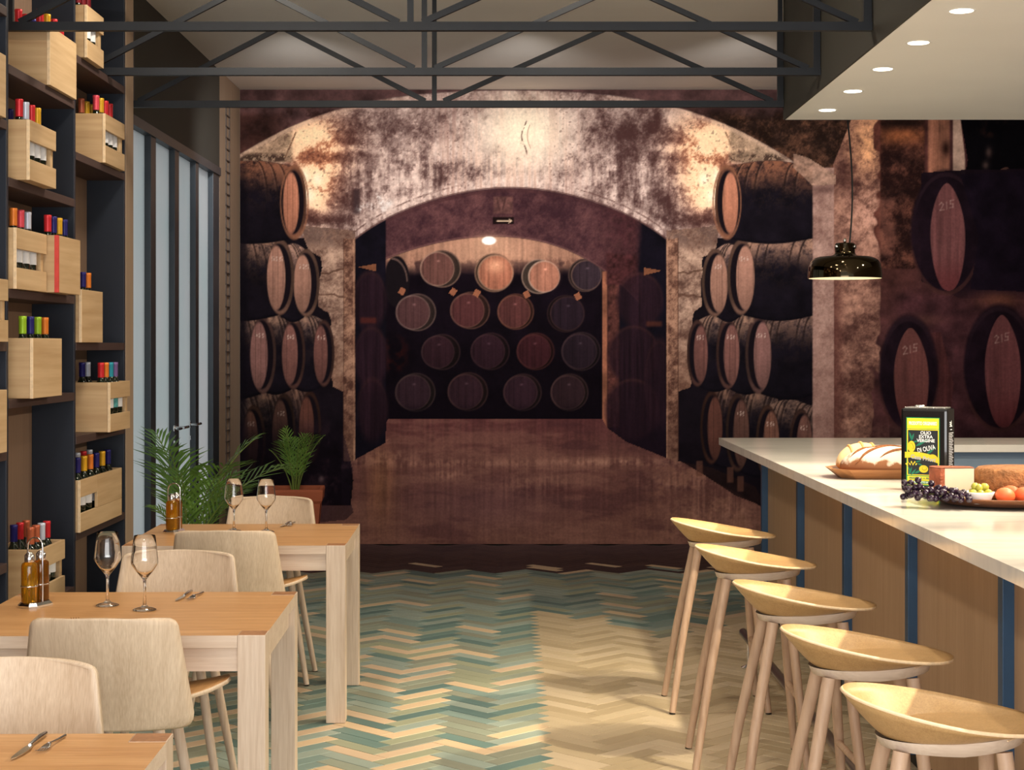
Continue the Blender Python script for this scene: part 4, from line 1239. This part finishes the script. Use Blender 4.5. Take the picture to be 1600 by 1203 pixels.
def knife(loc, rz, label, s=1.0):
    k = empty('table_knife', loc, rz); tag(k, label, 'knife', 'table knives'); k.scale = (s, s, s)
    MB().tube([(0, -.10, .0045), (0, -.06, .0055), (0, -.01, .0045), (0, .005, .004)], [.0045, .006, .0045, .0035], 8).build('handle', CUTLERY, k)
    b = MB(); o2 = [(-.005, 0), (-.0095, .03), (-.0095, .06), (-.004, .10), (.002, .118), (.006, .10), (.0065, .03), (.004, 0)]
    b.add([(x, y, .0022) for x, y in o2]+[(x, y, .0042) for x, y in o2], [tuple(range(7, -1, -1)), tuple(range(8, 16))]+[(i, (i+1) % 8, 8+(i+1) % 8, 8+i) for i in range(8)])
    b.build('blade', CUTLERY, k)


def fork(loc, rz, label, s=1.0):
    k = empty('table_fork', loc, rz); tag(k, label, 'fork', 'table forks'); k.scale = (s, s, s)
    MB().tube([(0, -.10, .004), (0, -.05, .005), (0, .0, .009), (0, .03, .012)], [.0045, .0045, .003, .0035], 8).build('handle', CUTLERY, k)
    h = MB()

    def pl(u, v): return ((u*2-1)*.012*(.45+.55*math.sin(v*PI/2)), .025+.035*v, .012-.006*v)
    h.grid(pl, 7, 6); o = h.build('head', CUTLERY, k); solidify(o, .0016)
    for i in range(4):
        x = -.0102+i*.0068
        MB().tube([(x, .058, .006), (x, .085, .0045), (x, .108, .009)], [.0017, .0015, .0007], 6).build('tine', CUTLERY, k)


def setting(ka, kb, fa, fb, klab, flab):
    """knife from handle end ka to tip kb, fork likewise (table points)"""
    for fn, a, b, lab in ((knife, ka, kb, klab), (fork, fa, fb, flab)):
        (x0, y0), (x1, y1) = at_table(*a), at_table(*b)
        L = math.hypot(x1-x0, y1-y0)
        fn(((x0+x1)/2, (y0+y1)/2, ztop+.0005), math.atan2(-(x1-x0), (y1-y0)), lab, max(.75, min(1.1, L/.215)))


setting((73, 1148), (21, 1188), (102, 1152), (62, 1178), 'table knife on the nearest table', 'table fork lying beside the knife on the nearest table')
setting((300, 925), (276, 940), (318, 927), (294, 940), 'table knife right of the glasses on the middle table', 'table fork right of the glasses on the middle table')
setting((138, 1000), (138, 965.5), (117, 1000), (117, 962), 'table knife just peeking over the near chair back on the middle table', 'table fork whose tines peek over the near chair back')
setting((455, 816.5), (439, 824), (461, 817), (450, 824), 'table knife on the farthest table', 'table fork on the farthest table')

# ------------------------------------------------------------------ food on the bar
def at_bar(px, py, z=CTZ):
    y = F_PX*(EYE-z)/(py-540)
    return (px-795)*y/F_PX, y


zc = CTZ+.0006
TRAY_W = wood('tray_wood', (176, 124, 78), (128, 82, 48), 0, 50, 8, .5)
tx, ty = 1.53, 7.02
tray = MB()
def ringt(hx, hy, z): return [(-hx, -hy*.45, z), (-hx*.72, -hy, z), (hx, -hy, z), (hx, hy, z), (-hx*.72, hy, z), (-hx, hy*.45, z)]
r0, r1, r2, r3 = ringt(.165, .105, 0), ringt(.215, .145, .040), ringt(.207, .138, .040), ringt(.158, .098, .008)
V = r0+r1+r2+r3
Fq = [tuple(range(5, -1, -1)), tuple(range(18, 24))]
for a_, b_ in ((0, 6), (6, 12), (12, 18)):
    Fq += [(a_+i, a_+(i+1) % 6, b_+(i+1) % 6, b_+i) for i in range(6)]
tray.add(V, Fq)
o = tray.build('bread_tray', TRAY_W, None, (tx, ty, zc)); tag(o, 'angular wooden tray holding bread loaves on the marble counter', 'tray')


def crust(name, flour, brown, amt):
    m = bpy.data.materials.new(name); m.use_nodes = True
    nt = m.node_tree; b = nt.nodes['Principled BSDF']; b.inputs['Roughness'].default_value = .85
    tc = nt.nodes.new('ShaderNodeTexCoord'); n1 = nt.nodes.new('ShaderNodeTexNoise'); n1.inputs['Scale'].default_value = 22; n1.inputs['Detail'].default_value = 8
    nt.links.new(tc.outputs['Object'], n1.inputs['Vector'])
    sp = nt.nodes.new('ShaderNodeSeparateXYZ'); nt.links.new(tc.outputs['Object'], sp.inputs[0])
    mr = nt.nodes.new('ShaderNodeMapRange'); mr.inputs[1].default_value = -.03; mr.inputs[2].default_value = .05; mr.inputs[3].default_value = -.28; mr.inputs[4].default_value = .22
    nt.links.new(sp.outputs[2], mr.inputs[0])
    ad = nt.nodes.new('ShaderNodeMath'); ad.operation = 'ADD'; nt.links.new(n1.outputs[0], ad.inputs[0]); nt.links.new(mr.outputs[0], ad.inputs[1])
    r = nt.nodes.new('ShaderNodeValToRGB'); r.color_ramp.elements[0].position = .5-amt; r.color_ramp.elements[1].position = .62-amt
    r.color_ramp.elements[0].color = (*lin(brown), 1); r.color_ramp.elements[1].color = (*lin(flour), 1)
    nt.links.new(ad.outputs[0], r.inputs[0]); nt.links.new(r.outputs[0], b.inputs['Base Color'])
    bp = nt.nodes.new('ShaderNodeBump'); bp.inputs['Strength'].default_value = .4; bp.inputs['Distance'].default_value = .004
    nt.links.new(n1.outputs[0], bp.inputs['Height']); nt.links.new(bp.outputs[0], b.inputs['Normal'])
    return m


FLOUR = crust('floured_crust', (214, 200, 182), (136, 88, 54), .0)
GOLD = crust('golden_crust', (222, 186, 138), (190, 134, 78), .02)
SLASH = pmat('bread_slash', (128, 80, 46), .9, var=.3, vscale=90, bump=.5, bscale=120)
SLASH_L = pmat('pale_bread_slash', (214, 160, 96), .9, var=.2, vscale=90)


def loaf(label, loc, rz, rx, ry, rz_, mat, slash, cuts, tilt=0.0):
    L_ = empty('bread_loaf', loc, rz); tag(L_, label, 'bread'); L_.rotation_euler = (tilt, 0, rz)

    def sf_(u, v, k=1.0):
        a = u*2*PI; ph = (v-.5)*PI
        cx, cz = math.cos(ph), math.sin(ph)
        X_ = rx*k*cx*math.cos(a); Y_ = ry*k*cx*math.sin(a); Z_ = rz_*k*cz
        if Z_ < 0: Z_ *= .45
        X_ *= 1-.10*math.sin(3*a+1)*.2
        return (X_, Y_, Z_)
    mb = MB(); mb.grid(lambda u, v: sf_(u, v), 40, 21, 0, True); mb.build('crust', mat, L_)
    for (x, a, l, yo_) in cuts:
        pts_ = []
        for i in range(9):
            t_ = (i/8-.5)*l
            px_, py_ = x+t_*math.sin(a), t_*math.cos(a)+ry*yo_
            q = 1-(px_/rx)**2-(py_/ry)**2
            pts_.append((px_, py_, rz_*math.sqrt(max(q, .02))+.0005))
        MB().tube(pts_, [.0012+.0055*math.sin(PI*i/8) for i in range(9)], 6).build('slash', slash, L_)
    return L_


loaf('big oval floured loaf with dark slashes at the front of the tray', (1.545, 6.965, zc+.047), math.radians(-8), .185, .075, .085, FLOUR, SLASH,
     [(-.105, 1.15, .09, -.15), (-.06, 1.2, .15, -.45), (.04, 1.2, .15, -.5), (.03, 1.4, .22, .1)])
loaf('golden round-ended loaf behind the big floured loaf', (1.475, 7.105, zc+.050), math.radians(14), .115, .06, .088, GOLD, SLASH_L, [(-.06, .1, .10, -.1), (-.01, .1, .11, -.1), (.04, .1, .10, -.1)])
loaf('smaller floured loaf at the rear, half hidden by the oil tin', (1.665, 7.105, zc+.044), math.radians(-12), .08, .055, .075, FLOUR, SLASH, [(-.04, .6, .08, -.2), (0, .6, .09, -.2), (.04, .6, .08, -.2)])

# ------------------------------------------------------------------ olive oil tin
TINX, TINY = 1.575, 6.40
tin = empty('olive_oil_tin', (TINX, TINY, zc), math.radians(-30)); tag(tin, 'black, yellow and green olive oil tin standing on the marble counter', 'tin')
TW, TDp, THt = .176, .105, .308
TIN_B = pmat('black_tin', (14, 15, 17), .18, .0, coat=.5)
TIN_S = pmat('bare_tin', (210, 210, 206), .25, .9)
PR = {k: pmat('tin_print_'+k, c, .35) for k, c in dict(green=(24, 142, 84), yellow=(236, 214, 48), black=(34, 38, 42), white=(236, 240, 240), leaf=(30, 116, 92), olive=(214, 196, 46), darkolive=(150, 134, 30), grey=(176, 176, 180)).items()}
MB().box(-TW/2, TW/2, -TDp/2, TDp/2, 0, THt, bev=.010).build('can_body', TIN_B, tin)
MB().box(-TW/2+.012, TW/2-.012, -TDp/2+.012, TDp/2-.012, THt, THt+.004, bev=.0015).build('can_lid', TIN_S, tin)
MB().lathe([(.018, THt+.004), (.018, THt+.010), (.0, THt+.011)], 20, M=Matrix.Translation((-.03, 0, 0))).build('screw_cap', TIN_S, tin)
YF = -TDp/2


def flat(name, pts_, mat, lvl):
    """flat print on the tin's front, pts in metres (x right, z up)"""
    y = YF-.0003*lvl
    return MB().add([(a, y, b) for a, b in pts_], [tuple(range(len(pts_)))]).build(name, mat, tin)


def rect(x0, x1, z0, z1): return [(x0, z0), (x1, z0), (x1, z1), (x0, z1)]


def elps(cx, cz, rx, rz_, rot=0, n=20):
    return [(cx+rx*math.cos(a)*math.cos(rot)-rz_*math.sin(a)*math.sin(rot), cz+rx*math.cos(a)*math.sin(rot)+rz_*math.sin(a)*math.cos(rot)) for a in [2*PI*i/n for i in range(n)]]


def leafp(cx, cz, l, w, rot): return [(cx+math.cos(rot)*a-math.sin(rot)*b, cz+math.sin(rot)*a+math.cos(rot)*b) for a, b in ((-l, 0), (-l*.4, w), (l*.3, w*.8), (l, 0), (l*.3, -w*.8), (-l*.4, -w))]


A, B_ = -.066, .060
flat('label_border', rect(A, B_, .020, .274), PR['green'], 1)
flat('label_panel', rect(A+.004, B_-.004, .0235, .0545), PR['yellow'], 2)
flat('label_panel', rect(A+.003, B_-.003, .232, .271), PR['yellow'], 2)
flat('label_panel', rect(A+.003, B_-.003, .058, .230), PR['yellow'], 2)
flat('label_panel', rect(A+.0065, B_-.0065, .061, .2265), PR['black'], 3)
for (cx, cz, l, w, r) in ((-.05, .205, .018, .004, 1.9), (-.042, .20, .016, .004, 1.2), (-.006, .180, .030, .0045, .5), (.028, .150, .018, .004, .7), (.020, .146, .014, .003, .9), (-.03, .184, .012, .003, .3), (.036, .158, .014, .003, .6),
                          (-.05, .074, .016, .004, 1.2), (-.038, .07, .016, .004, .9), (-.02, .072, .018, .004, .5), (-.055, .08, .014, .003, 2.0), (-.012, .098, .012, .003, -.4), (-.02, .11, .012, .003, .2)):
    flat('printed_leaf', leafp(cx, cz, l, w, r), PR['leaf'], 4)
flat('printed_olive', elps(-.046, .165, .0145, .021), PR['olive'], 5); flat('printed_olive', elps(-.044, .167, .006, .012, .4), PR['darkolive'], 6); flat('printed_olive', elps(-.045, .167, .0045, .0105, .4), PR['olive'], 7)
flat('printed_olive', elps(.037, .128, .015, .009, -.3), PR['olive'], 5)
flat('printed_olive', elps(.0, .082, .017, .014), PR['olive'], 5); flat('printed_olive', elps(.003, .084, .009, .008), PR['darkolive'], 6); flat('printed_olive', elps(.003, .085, .0075, .0065), PR['olive'], 7)
for i in range(5): flat('printed_flower', elps(-.052+.006*i, .099+(i % 2)*.007, .0026, .005, .5-i*.3, 8), PR['olive'], 5)
# curved ribbon
rb = []
for i in range(13):
    f = i/12; rb.append((A-.005+f*(B_-A+.004), .122+.020*math.sin(PI*(.18+f*.62))-.020*f))
flat('printed_ribbon', [(a, c-.011) for a, c in rb]+[(a, c+.011) for a, c in reversed(rb)], PR['olive'], 8)
flat('printed_ribbon', [(A-.004, .100), (A+.010, .108), (A+.004, .092)], PR['olive'], 7)
flat('label_panel', rect(A+.014, B_-.008, .0265, .0375), PR['green'], 4)


def text_mesh(body, size, mat, x, z, lvl, width=None, shear=0.0, rot=0.0, bold=.0, name='lettering', align='CENTER'):
    cu = bpy.data.curves.new('lettering', 'FONT'); cu.body = body; cu.size = size; cu.align_x = align; cu.align_y = 'CENTER'; cu.shear = shear; cu.offset = bold; cu.resolution_u = 3
    tmp = bpy.data.objects.new('tmp_text', cu); COL.objects.link(tmp)
    me_ = bpy.data.meshes.new_from_object(tmp.evaluated_get(bpy.context.evaluated_depsgraph_get()))
    bpy.data.objects.remove(tmp); bpy.data.curves.remove(cu)
    xs = [v.co.x for v in me_.vertices]
    sx = width/(max(xs)-min(xs)) if width else 1.0
    cr, sr = math.cos(rot), math.sin(rot)
    for v in me_.vertices:
        a, b = v.co.x*sx, v.co.y
        v.co = (x+a*cr-b*sr, YF-.0003*lvl, z+a*sr+b*cr)
    me_.materials.clear(); me_.materials.append(mat)
    o = bpy.data.objects.new(name, me_); COL.objects.link(o); o.parent = tin
    return o


text_mesh('PRODOTTO ORIGINARIO', .018, PR['white'], -.003, .2515, 4, .106, bold=.0006)
text_mesh('OLIO', .0165, PR['white'], .008, .2165, 5, .040, bold=.0004)
text_mesh('EXTRA', .0165, PR['white'], .008, .2020, 5, .052, bold=.0004)
text_mesh('VERGINE', .0165, PR['white'], .008, .1875, 5, .068, bold=.0004)
text_mesh('DI OLIVA', .025, PR['white'], .010, .157, 6, .068, bold=.0004, rot=.24)
text_mesh('Casa Priori', .021, PR['grey'], -.002, .1215, 10, .094, bold=.0006, rot=-.13)
text_mesh('PRESSATO A FREDDO', .010, PR['leaf'], -.002, .0465, 5, .104, bold=.0003)
text_mesh('PRODOTTO IN ITALIA', .009, PR['white'], .002, .032, 6, .090, shear=.3, bold=.0003)
text_mesh('NET 3 LITRI', .008, PR['white'], -.028, .013, 3, .05)
# white print on the narrow side
sd = MB()
for k in range(26): sd.box(TW/2+.0001, TW/2+.0004, -.030, .030-(k*7 % 5)*.004, .06+k*.0062, .0625+k*.0062)
sd.build('side_lettering', PR['grey'], tin)
sd = MB()
for (y0, y1, z0, z1) in ((-.018, -.006, .255, .258), (-.009, -.006, .24, .258), (-.018, -.006, .248, .251), (-.018, -.006, .24, .243), (.002, .005, .24, .262), (.002, .014, .24, .243), (-.012, .012, .228, .230)):
    sd.box(TW/2+.0001, TW/2+.0004, y0, y1, z0, z1)
sd.build('side_lettering', PR['white'], tin)

# ------------------------------------------------------------------ cheese platter
px_, py_ = 1.690, 5.83
PLATE_W = wood('platter_wood', (150, 100, 68), (112, 70, 46), 0, 50, 8, .4)
o = MB().lathe([(.0, .004), (.19, .004), (.205, .006), (.262, .030), (.270, .034), (.267, .036), (.255, .033), (.20, .014), (.0, .012)], 64).build('wooden_platter', PLATE_W, None, (px_, py_, zc))
tag(o, 'round dark wooden platter carrying cheese and fruit on the marble counter', 'platter')
zp = zc+.0145
RIND = pmat('cheese_rind', (168, 112, 66), .7, var=.35, vscale=34, bump=1.0, bscale=90)
PASTE = pmat('pale_cheese', (238, 228, 196), .6, var=.03, vscale=20)
wh = empty('cheese_round', (1.790, 5.93, zp)); tag(wh, 'large brown-rinded cheese wheel on the platter', 'cheese')
MB().lathe([(.0, .0), (.150, .0), (.163, .008), (.166, .05), (.163, .094), (.150, .104), (.10, .106), (.0, .106)], 56).build('rind', RIND, wh)
wd = empty('cheese_wedge', (1.552, 5.93, zp)); tag(wd, 'pale cheese wedge with reddish rind at its left end, left of the wheel', 'cheese')
hw = .104
vs = [(-.046, -.05, 0), (.056, -.046, 0), (.062, .03, 0), (-.050, .055, 0)]
mbw = MB(); mbw.add([(a, b, 0) for a, b, _ in vs]+[(a, b, hw) for a, b, _ in vs], [(3, 2, 1, 0), (0, 1, 5, 4), (1, 2, 6, 5), (2, 3, 7, 6), (4, 5, 6, 7), (3, 0, 4, 7)])
mbw.build('cut_cheese', PASTE, wd)
RIND_R = pmat('reddish_cheese_rind', (170, 96, 66), .7, var=.3, vscale=40, bump=.8, bscale=100)
mbr = MB()
def arc(u, v):
    t_ = u*2-1
    return (-.050-.024*(1-t_*t_)-.012, -.054+.11*u, hw*v)
mbr.grid(arc, 12, 2)
vs2 = [arc(i/11, 0) for i in range(12)]
mbr.add([(a, b, hw+.0022) for a, b, _ in vs2]+[(-.05, .057, hw+.0022), (.063, .031, hw+.0022), (.057, -.047, hw+.0022), (-.046, -.052, hw+.0022)], [tuple(range(16))])
mbr.add([(a, b, hw+.0004) for a, b, _ in vs2]+[(-.05, .057, hw+.0004), (.063, .031, hw+.0004), (.057, -.047, hw+.0004), (-.046, -.052, hw+.0004)], [tuple(range(15, -1, -1))])
mbr.add([vs2[0], (-.046, -.0505, 0), (-.046, -.0505, hw+.002), (vs2[0][0], vs2[0][1], hw+.002)], [(0, 1, 2, 3)])
mbr.build('rind', RIND_R, wd)
# grapes
GRAPE = pmat('dark_grape', (38, 20, 40), .22, var=.35, vscale=30, coat=.4)
gb = bmesh.new(); bmesh.ops.create_icosphere(gb, subdivisions=2, radius=.0115)
GM = bpy.data.meshes.new('grape'); gb.to_mesh(GM); gb.free(); GM.polygons.foreach_set('use_smooth', [True]*len(GM.polygons)); GM.materials.append(GRAPE)
gp = empty('grape_bunch', (1.425, 5.68, zc+.03)); tag(gp, 'bunch of dark purple grapes spilling over the platter rim', 'grapes')
rg_ = random.Random(3); placed = []
for k in range(6000):
    u = rg_.random()
    x = -.088+.175*u+rg_.gauss(0, .006); y = .05-.10*u+rg_.gauss(0, .015); z = .0+abs(rg_.gauss(0, .018))*(1.2-.7*u)+(.008 if u < .2 else .0)
    if u < .14: z -= .010
    z = max(z, .004)
    p = Vector((x, y, z))
    if all((p-q).length > .0192 for q in placed): placed.append(p)
    if len(placed) > 64: break
for p in placed:
    o = bpy.data.objects.new('grape', GM); COL.objects.link(o); o.parent = gp; o.location = p
    o.rotation_euler = (p.x*90, p.y*70, p.z*50)
st_ = MB()
for q in placed[::3]: st_.tube([tuple(q), tuple((q+Vector((0, 0, .002))).lerp(Vector((.0, .0, .012)), .5)), (.0, .0, .012)], .0012, 5)
st_.build('stem', pmat('grape_stem', (96, 92, 48), .7), gp)
# bowl of olives and apricots
bx, by = at_bar(1535, 787, CTZ+.02); 
CHINA = pmat('white_china', (240, 240, 240), .15)
o = MB().lathe([(.0, .0), (.026, .0), (.034, .006), (.047, .034), (.0485, .040), (.046, .040), (.038, .018), (.028, .009), (.0, .008)], 40).build('small_bowl', CHINA, None, (bx, 5.665, zp+.002))
tag(o, 'small white china bowl of olives on the platter', 'bowl')
OLV = pmat('green_olive', (170, 164, 62), .3, var=.2, vscale=40)
gb = bmesh.new(); bmesh.ops.create_uvsphere(gb, u_segments=14, v_segments=10, radius=.0125)
for v in gb.verts: v.co.x *= 1.25
OM = bpy.data.meshes.new('olive'); gb.to_mesh(OM); gb.free(); OM.polygons.foreach_set('use_smooth', [True]*len(OM.polygons)); OM.materials.append(OLV)
for i, (dx, dy, dz) in enumerate(((-.026, -.012, .036), (-.002, -.022, .036), (.024, -.012, .036), (-.020, .014, .037), (.006, .012, .034), (.026, .014, .038), (-.004, -.004, .054), (.016, .002, .056), (-.014, .006, .057))):
    o = bpy.data.objects.new('green_olive', OM); COL.objects.link(o); o.location = (bx+dx, 5.665+dy, zp+.002+dz); o.rotation_euler = (0, .3*(i % 3)-.3, i*1.3)
    tag(o, 'green olive heaped in the small white bowl', 'olive', 'olives in the white bowl')
APR = pmat('orange_apricot', (226, 106, 58), .5, var=.12, vscale=16)
gb = bmesh.new(); bmesh.ops.create_uvsphere(gb, u_segments=24, v_segments=16, radius=.030)
for v in gb.verts:
    a = math.atan2(v.co.y, v.co.x); v.co.x *= 1.12; v.co.z *= .88
    v.co *= 1-.05*math.exp(-(a/.25)**2)
AM = bpy.data.meshes.new('apricot'); gb.to_mesh(AM); gb.free(); AM.polygons.foreach_set('use_smooth', [True]*len(AM.polygons)); AM.materials.append(APR)
ax0 = bx+.082
for (x, y, z, r, lab) in ((ax0, 5.655, zp+.030, .3, 'front orange apricot beside the olive bowl'), (ax0+.067, 5.672, zp+.030, 1.4, 'right orange apricot at the photo edge'), (ax0+.045, 5.746, zp+.030, 2.2, 'rear orange apricot close to the cheese wheel')):
    o = bpy.data.objects.new('apricot', AM); COL.objects.link(o); o.location = (x, y, z); o.rotation_euler = (.2, .1, r)
    tag(o, lab, 'apricot', 'apricots on the platter')

# ------------------------------------------------------------------ potted palms
LEAF = pmat('palm_leaf', (98, 132, 52), .45, var=.45, vscale=5)
STEMG = pmat('palm_stem', (108, 124, 52), .5, var=.2, vscale=10)
TERRA = pmat('terracotta', (168, 88, 56), .8, var=.10, vscale=5)
SOIL = pmat('soil', (46, 34, 26), .95, var=.3, vscale=40)


def frond(parent, base, az, length, lean, rise, nl, wid, seed):
    rr = random.Random(seed)
    f = MB(); pts_ = []
    N = 16
    d = Vector((math.cos(az), math.sin(az), 0)); s = Vector((-math.sin(az), math.cos(az), 0))
    for i in range(N+1):
        t_ = i/N
        p = Vector(base)+d*(length*lean*t_**1.35)+Vector((0, 0, rise*(t_-.42*t_**2.6*lean*1.25)))
        pts_.append(p)
    f.tube(pts_, [.006*(1-.8*i/N)+.001 for i in range(N+1)], 5, 1)
    for k in range(nl):
        t_ = .26+.74*k/(nl-1)
        fi = t_*N; i0 = min(int(fi), N-1); p = pts_[i0].lerp(pts_[i0+1], fi-i0)
        tan = (pts_[i0+1]-pts_[i0]).normalized()
        ll = length*.42*math.sin(PI*(.18+.78*(t_-.26)/.74))**.7*rr.uniform(.85, 1.1)
        for sg in (-1, 1):
            dr = (s*sg*.72+tan*.72+Vector((0, 0, .10+rr.uniform(-.1, .1)))).normalized()
            w = tan.cross(dr); w.normalize(); w = dr.cross(w).normalized()
            a = p; m_ = p+dr*ll*.45+Vector((0, 0, .02*ll)); e = p+dr*ll-Vector((0, 0, .16*ll))
            hw_ = wid*rr.uniform(.8, 1.1)
            f.add([a-w*hw_*.4, a+w*hw_*.4, m_+w*hw_, m_-w*hw_, e], [(0, 1, 2, 3), (3, 2, 4)], 0)
    return f.build('frond', [LEAF, STEMG], parent)


def square_pot(parent, hw, h, z0=0.0):
    b = MB()
    def rg(w, z): return [(-w, -w, z), (w, -w, z), (w, w, z), (-w, w, z)]
    R = [rg(hw*.72, 0), rg(hw*.90, h*.80), rg(hw*.97, h*.84), rg(hw, h*.97), rg(hw*.98, h), rg(hw*.86, h), rg(hw*.84, h*.90)]
    V = [p for r in R for p in r]; F = [(3, 2, 1, 0), (24, 25, 26, 27)]
    for i in range(6): F += [(i*4+k, i*4+(k+1) % 4, i*4+4+(k+1) % 4, i*4+4+k) for k in range(4)]
    b.add(V, F); b.build('pot', TERRA, parent)
    MB().box(-hw*.84, hw*.84, -hw*.84, hw*.84, h*.80, h*.905).build('soil', SOIL, parent)


# in the terracotta pot beside the mural
p2 = empty('potted_palm', (-1.60, 12.75, 0), math.radians(4)); tag(p2, 'dark feathery palm in a terracotta pot against the mural', 'potted plant', 'potted palms')
square_pot(p2, .215, .53)
rp_ = random.Random(5)
for k in range(10):
    az = 2*PI*k/10+rp_.uniform(-.2, .2)
    frond(p2, (.02*math.cos(az), .02*math.sin(az), .48), az, rp_.uniform(.36, .46), rp_.uniform(.15, .5), rp_.uniform(.40, .56), 11, .0055, k)
# larger palm at the glass doors
p1 = empty('potted_palm', (-1.83, 9.75, 0)); tag(p1, 'large bright green palm in front of the frosted glass doors', 'potted plant', 'potted palms')
square_pot(p1, .17, .40)
for k in range(9):
    az = 2*PI*k/9+rp_.uniform(-.2, .2)
    away = math.cos(az) < -.5
    frond(p1, (.03*math.cos(az), .03*math.sin(az), .36), az, rp_.uniform(.62, .82)*(.55 if away else 1), rp_.uniform(.3, .62), rp_.uniform(.45, .72), 13, .0075, 100+k)
for k, (az, ln, le, ri) in enumerate(((.1, .85, .45, .92), (-.9, .80, .55, .80), (-1.7, .8, .45, .86), (-2.2, .7, .35, .9), (.5, .9, .65, .78))):
    frond(p1, (0, 0, .36), az, ln, le, ri, 15, .0085, 200+k)
